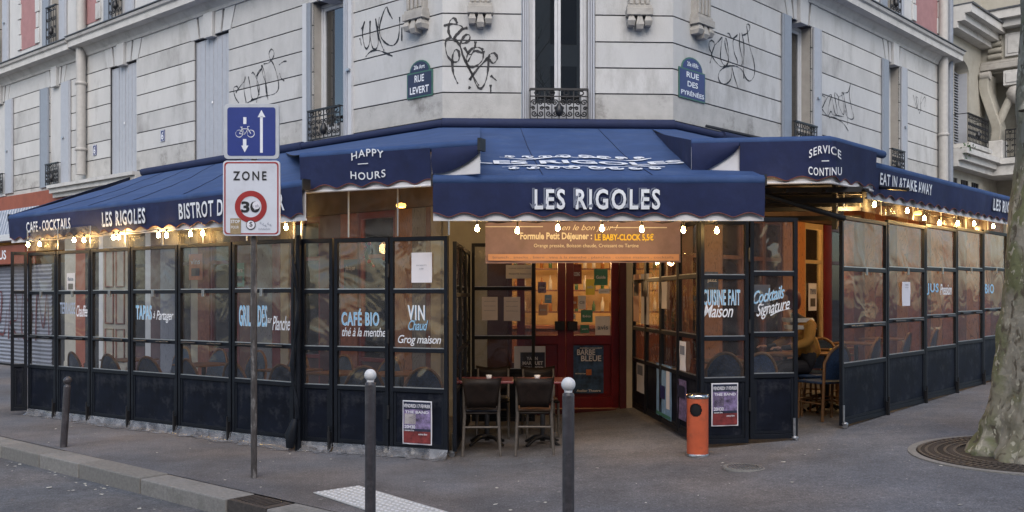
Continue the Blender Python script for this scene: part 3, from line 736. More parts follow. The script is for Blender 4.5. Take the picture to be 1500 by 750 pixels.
# room behind: floor, back walls, ceiling, bar with bottles, lamps
room = thing('cafe_interior', 'warm lit cafe room behind the red door and windows', 'room', Fr(0, 17))
W0 = Fr(0, 0)
mb = MB(); P = [LF.at(12, .35), LF.at(30, .35), CH.at(CHW, .35), RF.at(REND, .35), RF.at(REND, 5), Vector((3.5, 20.0, 0)), Vector((-2.5, 20.0, 0)), LF.at(12, 5)]
def flat(P, z, flip=False):
    idx = list(range(len(P))); m2 = MB(); m2.add([(q.x, q.y, z) for q in P], [tuple(idx[::-1] if flip else idx)]); return m2
flat(P, .02).build('floor', 'floor_in', room, W0); flat(P, 3.5, True).build('ceiling', 'ceil_warm', room, W0)
mb = MB(); Q = P[3:]+[P[0]]
for i in range(len(Q)-1):
    a_, b_ = Q[i], Q[i+1]; mb.add([(a_.x, a_.y, 0), (b_.x, b_.y, 0), (b_.x, b_.y, 3.5), (a_.x, a_.y, 3.5)], [(0, 1, 2, 3)])
mb.build('back_wall', 'wall_warm', room, W0)
bar = thing('bar_counter', 'wooden bar with bottle shelves seen through the entrance glass', 'bar counter', Fr(0, 17.2))
Fb = Fr(-.9, 17.0)
mb = MB(); mb.box(0, 4.6, 0, .6, .02, 1.1); mb.box(-.05, 4.65, -.06, .66, 1.1, 1.15); mb.build('counter', 'brown_paint', bar, Fb)
for k in range(3):
    mb = MB(); mb.box(0, 4.6, 1.6, 1.85, 1.35+k*.42, 1.38+k*.42); mb.build('shelf', 'brown_paint', bar, Fb)
shelfb = []
bme = {}
for k in range(3):
    for i in range(26):
        hh = random.choice((0, 1, 2)); 
        if hh not in bme:
            m2 = MB(); r = .035; h = .20+.04*hh; m2.lathe([(.001, 0), (r, 0), (r, h*.6), (r*.35, h*.78), (r*.35, h), (.001, h)], (0, 0, 0), 8)
            bme[hh] = m2.mesh('bottle', ['bottle', 'bottle_amber', 'ballwhite'][hh])
        o = link('bottle', bme[hh], None, Fb.sub(.12+i*.17, 1.7, 1.381+k*.42))
        tagt(o, ['short green', 'green', 'tall pale'][hh]+' bottle on the '+['lowest', 'middle', 'top'][k]+' bar shelf, '+['left part', 'centre', 'right part'][min(2, i//9)], 'bottle', 'bottles on the bar shelves')
for x, y, z, L, m, lab in ((2.6, 17.2, 2.9, 1.3, 'tube_lamp', 'yellow tube lamp over the bar nearer the door'), (3.7, 16.9, 2.75, 1.1, 'tube_lamp', 'yellow tube lamp seen through right screen panes'), (-.9, 16.8, 2.7, .5, 'lamp_red', 'red neon tube lamp deep in the cafe left of the entrance')):
    mb = MB(); mb.tube([(0, 0, 0), (L, 0, 0)], .03, 8); lo = mb.build('tube_lamp', m, None, Fr(x, y, z)); tagt(lo, lab, 'lamp')
for x, y, lab in ((-3.5, 16.9, 'warm globe lamp hanging in the left room'), (1.0, 15.6, 'warm globe lamp hanging behind the entrance door'), (4.9, 17.6, 'warm globe lamp hanging in the right room'), (7.2, 19.8, 'warm globe lamp deep in the right end room'), (4.2, 16.4, 'added warm globe lamp brightening the room behind the Cuisine and Cocktails doors'), (6.0, 18.3, 'added warm globe lamp brightening the middle of the right room'), (-.2, 16.5, 'warm globe lamp over left end of the bar')):  # Cuisine-door and mid-room globes are added to brighten the right room
    t = thing('pendant_lamp', lab, 'lamp', Fr(x, y, 2.55))
    mb = MB(); mb.lathe([(.001, -.1), (.07, -.07), (.1, 0), (.07, .07), (.02, .1)], (0, 0, 0), 14); mb.build('globe', 'lamp_shade', t)
    mb = MB(); mb.tube([(0, 0, .1), (0, 0, .94)], .008, 6); mb.build('cord', 'iron', t)
    l = bpy.data.lights.new('lamp_light', 'POINT'); l.energy = 60; l.color = (1, .62, .28); l.shadow_soft_size = .12
    lo = link('lamp_light', l, t, Fr(x, y, 2.35))

# ================================================================== LEFT NEIGHBOUR SHOP
shop = thing('corner_shop_front', 'orange fronted shop with roller shutter left of the cafe', 'shop front', LF.sub(LEND-6))
a, b = LEND-8, LEND-.01
mb = MB(); mb.box(a, LF.s_(92, .1), -.10, .2, 3.45, 4.05)
mb.build('fascia_board', 'orange_sign', shop, LF, bevel=.01)
mb = MB(); mb.box(a, b, .02, .3, 4.052, 6.7)
wl = mb.build('wall', 'stone', shop, LF)
q0, q1 = LF.s_(-40, .3), LF.s_(44, .3)
n = 22
for k in range(n):
    x0 = q0+(q1-q0)*k/n; mb = MB(); mb.tube([(x0+.11, -.2, 3.12), (x0+.11, -.2, 3.72)], .10, 8); 
    mb.v = [(x, y+ (z-3.12)*.25, z) for x, y, z in mb.v]; mb.build('awning_fold', 'silver', shop, LF)
mb = MB(); mb.box(q0, q1, -.42, -.1, 2.95, 3.10); mb.build('awning_box', 'white_paint', shop, LF, bevel=.01)
mb = MB(); mb.box(a, LF.s_(40, .2), -.25, .0, 2.42, 2.86); ls = mb.build('lower_sign', 'orange_sign', shop, LF, bevel=.01)
put_text('US', LF, LF.s_(-2, .26), LF.z_(8, 380, .26), .42, .22, 'letter', ls, y=-.256, bold=.02)
put_text('TABACS', LF, q0+.2, 3.0, 1.2, .08, 'letter_grey', shop, y=-.425) if 0 else None
mb = MB(); mb.box(a, b, .02, .2, 0, 2.42); 
fw = mb.build('side_wall', 'dark', shop, LF)
k0, k1 = LF.s_(-40), LF.s_(78)
for k in range(26):
    z = .05+k*.09; mb = MB(); mb.prism([(0, 0), (.0, 0)], 0, 0) if 0 else None
    vs = [(k0, -.02, z), (k1, -.02, z), (k1, -.045, z+.045), (k0, -.045, z+.045), (k1, -.02, z+.088), (k0, -.02, z+.088)]
    mb.add(vs, [(0, 1, 2, 3), (3, 2, 4, 5)]); mb.build('shutter_slat', 'roller', shop, LF)
mb = MB()
for st in ([(0, .5), (.2, 1.4), (.6, 1.6), (.5, .9), (.15, .8), (.7, .6), (.9, 1.2)], [(1.0, .5), (1.1, 1.5), (1.4, 1.6), (1.5, 1.0), (1.1, .9), (1.6, .5)], [(1.8, 1.6), (1.75, .7), (2.1, .5), (2.3, 1.1), (2.0, 1.5)], [(2.5, .5), (2.6, 1.6), (2.9, .8), (3.1, 1.6), (3.2, .6)]):
    mb.ribbon([(k1-3.3+x, z+.15) for x, z in catmull(st, 6)], .06, -.05)
mb.build('graffiti', 'graf_red', shop, LF)
# number plates
for px, py, lab in ((139.5, 220, 'small blue number 6 plate beside the drainpipe'), (239, 199, 'small blue number 6 plate left of the closed shutters')):
    F_ = LF.sub(LF.s_(px), 0, LF.z_(px, py)); mb = MB(); mb.box(-.075, .075, -.015, -.003, -.11, .11)
    o = mb.build('number_plate', 'enamel_blue', None, F_); tagt(o, lab, 'number plate')
    put_text('6', F_, -.04, -.075, .08, .15, 'letter', o, y=-.018, bold=.02)
    mb = MB()
    for q in ((-.07, .07, .098, .105), (-.07, .07, -.105, -.098), (-.07, -.063, -.098, .098), (.063, .07, -.098, .098)): mb.box(q[0], q[1], -.017, -.015, q[2], q[3])
    mb.build('border', 'letter', o)
# ================================================================== STREET NAME PLATES
def street_plate(F, px0, px1, ytop, ydome, ybot, lines, dome, m_in, label):
    a, b = F.s_(px0), F.s_(px1); c = (a+b)/2; hw = (b-a)/2; pm = (px0+px1)/2
    z0 = F.z_(pm, ybot); zm = F.z_(pm, ydome); z1 = F.z_(pm, ytop)
    Fp = F.sub(c, 0, z0); H = zm-z0; T = z1-z0
    def outline(k): 
        w_ = hw-k; P = [(-w_, k), (w_, k), (w_, H-k)]
        dw = hw*.80-k
        P += [(dw*math.cos(q), H-k+.0+(T-H-.0)*math.sin(q)*(1)) for q in [PI*i/10 for i in range(11)]]
        P += [(-w_, H-k)]; return P
    mb = MB(); mb.prism(outline(0), -.02, -.004); o = mb.build('street_plate', 'enamel_green', None, Fp, bevel=.003); tagt(o, label, 'street sign')
    k = .022
    mb = MB(); mb.prism([(-hw+k, k), (hw-k, k), (hw-k, H-k), (-hw+k, H-k)], -.023, -.02); mb.build('name_field', m_in, o)
    dw = hw*.80-k
    mb = MB(); mb.prism([(dw*math.cos(q), H+.0+(T-H-k)*math.sin(q)) for q in [PI*i/10 for i in range(11)]], -.023, -.02); mb.build('dome_field', m_in, o)
    n = len(lines); lh = (H-2*k)/n
    for i, (t, wf) in enumerate(lines):
        ww = (2*hw-2*k)*wf; put_text(t, Fp, -ww/2, H-k-lh*(i+1)+lh*.22, ww, lh*.62, 'letter', o, y=-.026, bold=.02)
    put_text(dome, Fp, -hw*.42, H+(T-H)*.22, hw*.84, (T-H)*.36, 'letter', o, y=-.026, bold=.02)
    return o
street_plate(LF, 597.5, 635, 88, 105, 143, [('RUE', .40), ('LEVERT', .80)], '20e Arrt', 'enamel_navy', 'dark green rimmed street plate reading RUE LEVERT')
street_plate(RF, 993, 1031.5, 84.5, 103, 147, [('RUE', .5), ('DES', .42), ('PYRÉNÉES', .93)], '20e ARRt', 'enamel_blue', 'blue street plate reading RUE DES PYRENEES')

# ================================================================== RIGHT NEIGHBOUR BUILDING
nb = thing('beige_building', 'ornate beige building with arched window and iron balconies at right', 'building', RF.sub(REND))
NF = RF; S = lambda px, d=0: NF.s_(px, d)
a0 = REND+.03
aw0, aw1 = S(1401), S(1423)
mb = MB(); mb.box(a0, aw0, .05, .5, 0, 12); mb.box(aw1, a0+6, .05, .5, 0, 12); mb.box(aw0, aw1, .05, .5, 0, 5.15)
zs = 6.95; c = (aw0+aw1)/2; r = (aw1-aw0)/2
arch = [(aw0, 12), (aw0, zs)]+[(c-r*math.cos(q), zs+r*.55*math.sin(q)) for q in [PI*i/12 for i in range(13)]]+[(aw1, zs), (aw1, 12)]
for i in range(1, len(arch)-2):
    x0, z0_ = arch[i]; x1, z1_ = arch[i+1]
    if abs(x1-x0) < 1e-6: continue
    mb.add([(x0, .05, z0_), (x1, .05, z1_), (x1, .05, 12), (x0, .05, 12), (x0, .5, z0_), (x1, .5, z1_)], [(0, 1, 2, 3), (0, 4, 5, 1)])
mb.build('wall', 'beige', nb, NF)
mb = MB(); mb.box(aw0, aw1, .42, .48, 5.15, 7.5); wn = mb.build('window', 'dark', nb, NF)
mb = MB(); mb.box(aw0+.01, aw0+.07, .34, .40, 5.15, 7.2); mb.box(c-.03, c+.03, .34, .40, 5.15, 7.4)
for z in (5.7, 6.3, 6.85): mb.box(aw0+.07, c-.03, .35, .39, z, z+.04)
mb.build('frame', 'white_paint', wn, NF)
mb = MB(); mb.box(aw0+.07, c-.03, .385, .39, 5.15, 7.2); mb.build('pane', 'glass_up', wn, NF)
for k in range(28):
    z = 5.2+k*.066; mb = MB(); mb.add([(c+.05, .28, z), (aw1-.02, .28, z), (aw1-.02, .33, z+.058), (c+.05, .33, z+.058)], [(0, 1, 2, 3)]); mb.build('shutter_slat', 'shutter', wn, NF)
mb = MB(); mb.box(aw1-.02, aw1-.004, .1, .34, 5.15, 7.0); mb.build('shutter_frame', 'shutter', wn, NF)
railing(NF, aw0-.15, aw1+.25, 5.2, 5.85, wn, y=-.30)
mb = MB(); mb.box(aw0-.2, aw1+.3, -.38, .05, 5.06, 5.16); mb.build('balcony_slab', 'trim', nb, NF)
b0 = S(1441); e = a0+14
mb = MB(); mb.box(a0, b0, -.42, .05, 4.88, 5.0); mb.box(a0, b0, -.32, .05, 4.74, 4.88); mb.box(a0, b0, -.22, .05, 4.60, 4.74); mb.build('ledge', 'trim', nb, NF)
mb = MB(); mb.box(a0, b0, -.50, .05, 8.02, 8.2); mb.box(a0, b0, -.36, .05, 7.86, 8.02); mb.box(a0, b0, -.2, .05, 7.72, 7.86); mb.build('cornice', 'trim', nb, NF)
mb = MB(); mb.box(a0, b0, -.54, .05, 8.202, 8.24); mb.build('cornice_flashing', 'zinc', nb, NF)
# the bay that projects into the street; its ornate return face looks back towards the corner
bp_ = NF.at(b0, .0); NR = Fr(bp_.x, bp_.y, 0, NF.n.x, NF.n.y); BW = 1.9
mb = MB(); mb.box(-.05, BW, 0, 5, 7.1, 12); mb.box(-.05, BW, 1.2, 5, 0, 7.1); mb.build('bay', 'beige', nb, NR)
mb = MB(); mb.box(-.1, BW+.1, -.45, 0, 8.3, 8.5); mb.box(-.1, BW+.1, -.3, 0, 8.12, 8.3); mb.build('bay_cornice', 'trim', nb, NR)
mb = MB(); mb.box(-.1, BW+.1, -.48, 0, 8.502, 8.54); mb.build('bay_flashing', 'zinc', nb, NR)
mb = MB(); mb.box(.50, 1.25, -.07, 0, 7.45, 8.0); mb.box(.56, 1.19, -.09, -.07, 7.51, 7.94); mb.build('stone_panel', 'trim', nb, NR, bevel=.02)
for k in range(4):
    mb = MB(); mb.tube([(.12, -.03, 7.5+k*.15), (.42, -.03, 7.5+k*.15)], .062, 8); mb.build('rustic_block', 'beige', nb, NR)
mb = MB(); mb.box(-.05, BW, -.16, 0, 7.16, 7.30); mb.box(-.05, BW, -.10, 0, 7.3, 7.38); mb.build('bay_moulding', 'corbel', nb, NR, bevel=.02)
for x0, x1 in ((.10, .34), (1.30, 1.02)):
    P = catmull([(x0, 7.05), (x0-.03, 6.7), (x0+.10, 6.2), (x0+.22, 5.75), (x0+.18, 5.45)], 5); vs = []
    for i, (xx, z) in enumerate(P):
        yo = -.30+i/len(P)*.22; wd_ = .11
        vs += [(xx-wd_, yo, z), (xx+wd_, yo, z), (xx+wd_, .3, z), (xx-wd_, .3, z)]
    n = len(P); mb = MB(); mb.add(vs, [(4*i+j, 4*i+4+j, 4*i+4+(j+1) % 4, 4*i+(j+1) % 4) for i in range(n-1) for j in range(4)]+[(0, 1, 2, 3)])
    mb.build('console', 'beige', nb, NR, bevel=.02)
    mb = MB(); mb.tube([(x0-.1, -.22, 7.02), (x0+.12, -.22, 7.02)], .10, 10); mb.build('scroll', 'corbel', nb, NR)
mb = MB(); mb.box(.48, .98, -.14, .1, 6.74, 7.10); mb.box(.54, .92, -.16, -.14, 6.80, 7.04); mb.build('carved_block', 'trim', nb, NR, bevel=.02)
mb = MB(); mb.lathe([(.001, -.24), (.10, -.2), (.2, -.05), (.21, .05), (.15, .17), (.08, .2)], (.73, -.02, 6.52), 16); mb.build('carved_boss', 'corbel', nb, NR)
for sg in (-1, 1):
    mb = MB(); mb.tube([(.9+sg*(.65*(1-t)+.0), -.02, 5.6+1.1*math.sin(t*PI/2)) for t in [i/10 for i in range(11)]], .10, 8); mb.build('arch_rib', 'beige', nb, NR)
mb = MB(); mb.box(.10, .45, -.10, .3, 5.0, 5.45); mb.build('plinth_block', 'trim', nb, NR, bevel=.02)
mb = MB(); mb.box(-.05, BW, -.12, 1.2, 4.86, 5.0); mb.box(-.05, BW, -.06, 1.2, 4.6, 4.86); mb.build('bay_ledge', 'trim', nb, NR)
railing(NR, .5, BW, 5.02, 5.7, nb, y=-.02)
mb = MB(); mb.box(.45, BW, 1.15, 1.199, 5.0, 6.8); mb.build('recess_window', 'opp_glass', nb, NR)
for k in range(3):
    x = a0+.25+k*.75; mb = MB()
    for i in range(3):
        for j in range(3): mb.box(x+i*.16, x+i*.16+.1, .02, .05, 3.9+j*.19, 4.02+j*.19)
    mb.build('vent_grille', 'iron', nb, NF)
mb = MB(); mb.box(.35, BW, 1.1, 1.19, 3.3, 4.3); bd = mb.build('shop_board', 'white_paint', nb, NR)
put_text('OOUR', NR, .45, 3.6, 1.3, .5, 'orange_sign', bd, y=1.09, bold=.01)
mb = MB(); mb.box(a0, b0, -.04, .049, 0, 3.3); gf = mb.build('ground_floor_front', 'brown_paint', nb, NF)
for k in range(3): mb = MB(); mb.box(a0+.3+k*1.2, a0+1.2+k*1.2, -.05, -.04, .9, 2.9); mb.build('shop_window', 'opp_glass', nb, NF)
pe = FQ0.at(0) if 0 else None
pipe(NF, S(1391.5, .1), .07, 1.0, 10.5, 'pipe_grey', nb, y=-.10)
mb = MB()
for i in range(60):
    x = S(1410, .3)+random.gauss(.1, .12); z = 5.1-abs(random.gauss(0, .16)); y = -.38+random.gauss(0, .05); r = .035
    a_ = random.uniform(0, 6); mb.add([(x+r*math.cos(a_+t), y+r*.5*math.sin(a_*2+t), z+r*math.sin(a_+t)) for t in (0, 2, 4)], [(0, 1, 2)])
o = mb.build('balcony_plant', 'leaf', None, NF); o['kind'] = 'stuff'; tagt(o, 'small green plant hanging from the beige building balcony', 'plant')

exec_marks = []
# ================================================================== AWNINGS
def awning(F, L, wall_pts, zb, label, val=.40, side_extra=None, val_bend=None, nm='awning', zback=4.05, top_m='navy_lit_top', seams=True, rollbox=True, bar_r=.05):
    """F: frame with x along the front bar from 0 to L (-y out); wall_pts: (world xy of wall at left, right)"""
    t = thing(nm, label, 'awning', F, None)
    inv = F.m.inverted()
    wl = inv @ Vector((wall_pts[0][0], wall_pts[0][1], 0)); wr = inv @ Vector((wall_pts[1][0], wall_pts[1][1], 0))
    nu, nv = max(6, int(L/.12)), 16
    vs = []
    for j in range(nv+1):
        v = j/nv
        for i in range(nu+1):
            u = i/nu
            x = (L*u)*(1-v)+(wl.x*(1-u)+wr.x*u)*v; y = 0*(1-v)+(wl.y*(1-u)+wr.y*u)*v
            z = zb*(1-v)+zback*v-.035*math.sin(PI*v)+.008*math.sin(u*L*5.2)*math.sin(PI*v)+.022*NZ.noise(Vector((x*1.6, y*.8, L)))*math.sin(PI*v)
            vs.append((x, y, z))
    fs = [(j*(nu+1)+i, j*(nu+1)+i+1, (j+1)*(nu+1)+i+1, (j+1)*(nu+1)+i) for j in range(nv) for i in range(nu)]
    mb = MB(); mb.add(vs, fs, 0, True); 
    mb.add([(x, y, z-.012) for x, y, z in vs], [f[::-1] for f in fs], 1, True)
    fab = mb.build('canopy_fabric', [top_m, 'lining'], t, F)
    if seams:
        ns = max(1, int(round(L/1.2)))
        for k in range(1, ns):
            P = []
            for j in range(nv+1):
                v = j/nv; u = k/ns; ii = u*nu; i0 = int(ii); f_ = ii-i0
                p0 = Vector(vs[j*(nu+1)+i0]); p1 = Vector(vs[j*(nu+1)+min(i0+1, nu)]); P.append(p0.lerp(p1, f_)+Vector((0, 0, .004)))
            mb = MB(); mb.tube(P, .004, 4, cap=False); mb.build('seam', 'navy_edge', fab, F)
    # front bar wrapped in cloth
    mb = MB(); mb.tube([(0, .0, zb-.045), (L, .0, zb-.045)], bar_r, 12); mb.build('front_bar', top_m, t, F)
    # valance
    n = int(L/.025); wl_ = .31; vs = []; hem = []
    for i in range(n+1):
        x = L*i/n; y = -.012+.010*math.sin(x*3.1)+.006*math.sin(x*7.7+1)
        zz_ = zb-.06-(val-.10)-.03+.045*abs(math.cos(PI*x/wl_))**1.4
        vs += [(x, -.045, zb-.05), (x, y-.035, (zb-.05)*.5+zz_*.5), (x, y-.02, zz_)]; hem.append((x, y-.022, zz_))
    mb = MB(); fs = []
    for i in range(n):
        for j in (0, 1): fs.append((3*i+j, 3*i+j+1, 3*i+4+j, 3*i+3+j))
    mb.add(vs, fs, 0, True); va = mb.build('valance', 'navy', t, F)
    mb = MB(); mb.tube(hem, .005, 4, cap=False); mb.build('hem', 'piping', va, F)
    mb = MB(); mb.box(0, L, .0, .006, zb-val, zb-.1); mb.build('inner_valance', 'cloth_white', t, F)
    mb = MB(); mb.box(0, L, -.002, .018, zb-val-.022, zb-val); mb.build('hem_bar', 'cloth_white', t, F)
    for x in (0, L):
        mb = MB(); mb.box(x-.02 if x == 0 else x, x if x == 0 else x+.02, -.05, .05, zb-.1, zb+.01); mb.build('end_cap', 'iron', t, F)
    if rollbox:
        mb = MB(); mb.tube([(wl.x, wl.y-.04, zback+.04), (wr.x, wr.y-.04, zback+.04)], .075, 10); mb.build('roller', 'navy_edge', t, F)
    # folding arms underneath
    na = 2 if L < 3.5 else 4
    for k in range(na):
        u = (k+.5)/na; xb = L*u; xw = wl.x*(1-u)+wr.x*u; yw = wl.y*(1-u)+wr.y*u
        e_ = Vector((xb*.5+xw*.5+.45*(1 if k % 2 else -1), yw*.5, (zb+zback)/2-.28))
        mb = MB(); mb.tube([(xw, yw-.1, zback-.25), e_], .028, 8); mb.tube([e_, (xb, .06, zb-.1)], .022, 8); mb.lathe([(.04, -.04), (.04, .04)], e_, 10); mb.build('folding_arm', 'iron', t, F)
    return t, (wl, wr)
def cloth_a(zb, val, off):
    def f(v):
        x, y, z = v; w_ = -.012+.010*math.sin(x*3.1)+.006*math.sin(x*7.7+1); zz = zb-val+.03; zt = zb-.05; zm = (zt+zz)/2
        yy = -.045+(w_-.035+.045)*(zt-z)/(zt-zm) if z > zm else (w_-.035)+.015*(zm-z)/(zm-zz)
        return (x, yy-off, z)
    return f
def cloth_b(zb, val, off):
    def f(v):
        x, y, z = v; w_ = .010*math.sin(x*3.3)+.006*math.sin(x*8); zz = zb-val+.03; zt = zb-.04; zm = (zt+zz)/2
        yy = -.043-(w_+.032-.043)*(zt-z)/(zt-zm) if z > zm else -(.032+w_)+.012*(zm-z)/(zm-zz)
        return (x, yy-off, z)
    return f
def vtext(t, F, txt, px0, px1, py0, py1, m='letter', bold=.02, d=.078, **kw):
    a, b = F.s_(px0, d), F.s_(px1, d); pm = (px0+px1)/2
    z0, z1 = F.z_(pm, py1, d), F.z_(pm, py0, d)
    return put_text(txt, F, a, z0, b-a, z1-z0, m, t, y=-d, bold=bold, space=1.12, fn=cloth_a(ZB if F is F1 else 2.87, .40, .013), **kw)
def fancy(t, F, txt, px0, px1, py0, py1, d=.06, zb=2.90, val=.40):
    a, b = F.s_(px0, d), F.s_(px1, d); pm = (px0+px1)/2
    z0, z1 = F.z_(pm, py1, d), F.z_(pm, py0, d); fancy_at(t, F, txt, a, z0, b-a, z1-z0, zb, val)
def fancy_at(t, F, txt, a, z0, w_, h, zb, val):
    C_ = lambda off: cloth_a(zb, val, off)
    put_text(txt, F, a-.11*h, z0+.07*h, w_, h, 'letter_grey', t, y=0, bold=.022, name='letter_shade', space=1.22, fn=C_(.018))
    put_text(txt, F, a-.045*h, z0+.03*h, w_, h, 'navy_edge', t, y=0, bold=.034, name='letter_outline', space=1.22, fn=C_(.020))
    put_text(txt, F, a, z0, w_, h, 'letter', t, y=0, bold=.024, space=1.22, fn=C_(.0225))
    mb = MB(); n = len(txt)
    for i, ch in enumerate(txt):
        if ch == ' ': continue
        x = a+w_*(i)/n-.02; P = [(x, z0+h*.05), (x+w_/n*.3, z0+h*.12), (x+w_/n*.3, z0+h*.3), (x, z0+h*.22), (x-.03, z0+h*.34)]
        mb.add([C_(.0215)((px, 0, pz)) for px, pz in P], [(0, 1, 2, 3, 4)])
    mb.build('letter_flick', 'letter_grey', t, F, kind='stuff')
# left long awning
ZB = 2.90
pL0 = Vector((-.5236*14.35, 14.35)); pL1 = Vector((-2.16, 10.0))
F1 = Fr(pL0.x, pL0.y, 0, pL1.x-pL0.x, pL1.y-pL0.y); L1 = (pL1-pL0).length
wA = LF.at(LF.s_(214), -.03); wB = LF.at(LF.s_(449), -.03)
a1, _ = awning(F1, L1, (wA, wB), ZB, 'long blue awning on the left street reading CAFE COCKTAILS and BISTROT')
vtext(a1, F1, 'CAFE - COCKTAILS', 36, 101, 322, 338)
fancy(a1, F1, 'LES RIGOLES', 150, 214, 308, 330)
vtext(a1, F1, 'BISTROT DE QUARTIER', 259, 412, 290, 319)
mb = MB(); mb.add([(0, -.02, ZB), (0, .02, ZB), *[tuple((F1.m.inverted() @ wA)+Vector((dx, 0, 4.05+dz))) for dx, dz in ((-.35, .02), (-.35, -.2))], (-.12, 0, ZB-.02), ], [(0, 1, 2), (0, 2, 3, 4)])
mb.build('side_flap', 'navy_edge', a1, F1)
# corner awning with HAPPY HOURS
pH0 = Vector((-2.24, 10.19)); pH1 = Vector((-.31, 9.3)); F2 = Fr(pH0.x, pH0.y, 0, pH1.x-pH0.x, pH1.y-pH0.y); L2 = (pH1-pH0).length
wC = LF.at(LF.s_(420), -.03); wD = CH.at(CH.s_(703), -.03)
wDL = LF.at(29.98, -.03)
def corner_awning(F, L, walls, zb, label, scr):
    t = thing('awning', label, 'awning', F)
    inv = F.m.inverted(); Wp = [inv @ Vector((q.x, q.y, 0)) for q in walls]; nb_ = 14; vs = []; nv = 6
    # front points spread evenly, wall points along the polyline
    import itertools
    segl = [(Wp[i+1]-Wp[i]).length for i in range(len(Wp)-1)]; T = sum(segl)
    def wp(u):
        q = u*T
        for i, l in enumerate(segl):
            if q <= l or i == len(segl)-1: return Wp[i].lerp(Wp[i+1], min(1, q/l))
            q -= l
    def fp(u): return scr(u)
    for j in range(nv+1):
        v = j/nv
        for i in range(nb_+1):
            u = i/nb_; a = fp(u); b = wp(u); x = a[0]*(1-v)+b.x*v; y = a[1]*(1-v)+b.y*v
            vs.append((x, y, zb*(1-v)+4.05*v-.03*math.sin(PI*v)))
    fs = [(j*(nb_+1)+i, j*(nb_+1)+i+1, (j+1)*(nb_+1)+i+1, (j+1)*(nb_+1)+i) for j in range(nv) for i in range(nb_)]
    mb = MB(); mb.add(vs, fs, 0, True); mb.add([(x, y, z-.012) for x, y, z in vs], [f[::-1] for f in fs], 1, True)
    mb.build('canopy_fabric', ['navy_lit_top', 'lining'], t, F)
    mb = MB(); mb.tube([(*scr(i/20), zb-.03) for i in range(21)], .045, 10); mb.build('front_bar', 'navy_lit_top', t, F)
    mb = MB(); mb.tube([(p.x, p.y-.04, 4.09) for p in Wp], .06, 8); mb.build('roller', 'navy_edge', t, F)
    return t
def valance_on(t, F, P, zb, val=.40, phase=0, m='navy'):
    """valance hanging from the polyline P (local xy)"""
    P = [Vector(p) for p in P]; seg = [(P[i+1]-P[i]).length for i in range(len(P)-1)]; T = sum(seg); n = int(T/.025); vs = []; hem = []; inn = []
    for i in range(n+1):
        q = T*i/n; d = q
        for k, l in enumerate(seg):
            if d <= l+1e-6 or k == len(seg)-1: break
            d -= l
        p = P[k].lerp(P[k+1], min(1, d/seg[k])); tg = (P[k+1]-P[k]).normalized(); nn = Vector((tg.y, -tg.x))
        zz_ = zb-.06-(val-.10)-.03+.045*abs(math.cos(PI*(q+phase)/.31))**1.4; wv = .010*math.sin(q*3.3)+.006*math.sin(q*8)
        a = p+nn*.043; b = p+nn*(.032+wv); c = p+nn*(.02+wv); e = p-nn*.004
        vs += [(a.x, a.y, zb-.04), (b.x, b.y, (zb-.04+zz_)/2), (c.x, c.y, zz_)]; hem.append((c.x, c.y, zz_)); inn += [(e.x, e.y, zb-.1), (e.x, e.y, zb-val)]
    mb = MB(); mb.add(vs, [(3*i+j, 3*i+j+1, 3*i+4+j, 3*i+3+j) for i in range(n) for j in (0, 1)], 0, True); va = mb.build('valance', m, t, F)
    mb = MB(); mb.tube(hem, .005, 4, cap=False); mb.build('hem', 'piping', va, F)
    mb = MB(); mb.add(inn, [(2*i, 2*i+1, 2*i+3, 2*i+2) for i in range(n)]); mb.build('inner_valance', 'cloth_white', t, F)
    mb = MB(); mb.tube([(x, y, zb-val-.008) for x, y, z in inn[::2*max(1, n//24)]]+[(inn[-1][0], inn[-1][1], zb-val-.008)], .014, 6); mb.build('hem_bar', 'cloth_white', t, F)
    return va
ZH = 3.20
a2 = corner_awning(F2, L2, [wC, wDL, wD], ZH, 'small blue corner awning reading HAPPY HOURS', lambda u: (L2*u, 0))
xe = F2.s_(633)
valance_on(a2, F2, [(0, 0), (xe, 0)], ZH)
# the loose curled end of its valance
mb = MB(); vs = []
for i in range(13):
    u = i/12; x = xe+.02+(L2-xe-.02)*u; drop = .24-.17*u**2.2
    vs += [(x, -.043, ZH-.05), (x, -.06-.03*math.sin(u*PI), ZH-.05-drop*.5), (x, -.03, ZH-.06-drop)]
mb.add(vs, [(3*i+j, 3*i+j+1, 3*i+4+j, 3*i+3+j) for i in range(12) for j in (0, 1)], 0, True); mb.build('loose_valance', 'navy', a2, F2)
mb = MB(); mb.box(xe+.02, L2, -.003, .003, ZH-.32, ZH-.06); mb.build('inner_valance', 'cloth_white', a2, F2)
mb = MB(); mb.box(L2, L2+.03, -.06, .06, ZH-.10, ZH+.02); mb.build('end_cap', 'iron', a2, F2)
def arc_text(t, F, txt, px0, px1, py0, py1, arc, d=.05):
    a, b = F.s_(px0, d), F.s_(px1, d); pm = (px0+px1)/2; z0, z1 = F.z_(pm, py1, d), F.z_(pm, py0, d)
    put_text(txt, F, a, z0, b-a, z1-z0, 'letter', t, y=-d, bold=.012, arc=arc, space=1.18, fn=cloth_b(ZH, .40, .013))
arc_text(a2, F2, 'HAPPY', 515, 562, 223, 234, .035); arc_text(a2, F2, 'HOURS', 513, 564, 249, 260, -.022)
a, b = F2.s_(529), F2.s_(544); zc = F2.z_(536, 241)
mb = MB(); mb.box(a, b, -.062, -.060, zc-.004, zc+.004); mb.build('dash', 'letter', a2, F2)
# centre awning
F3 = Fr(-.775, 9.4, 0, 1, 0); L3 = 3.25
a3, _ = awning(F3, L3, (CH.at(.0, -.05), CH.at(CHW, -.05)), 2.87, 'wide blue centre awning over the entrance reading LES RIGOLES', val=.42, rollbox=True, bar_r=.055)
fancy(a3, F3, 'LES RIGOLES', 783, 967, 277, 307, zb=2.87, val=.42)
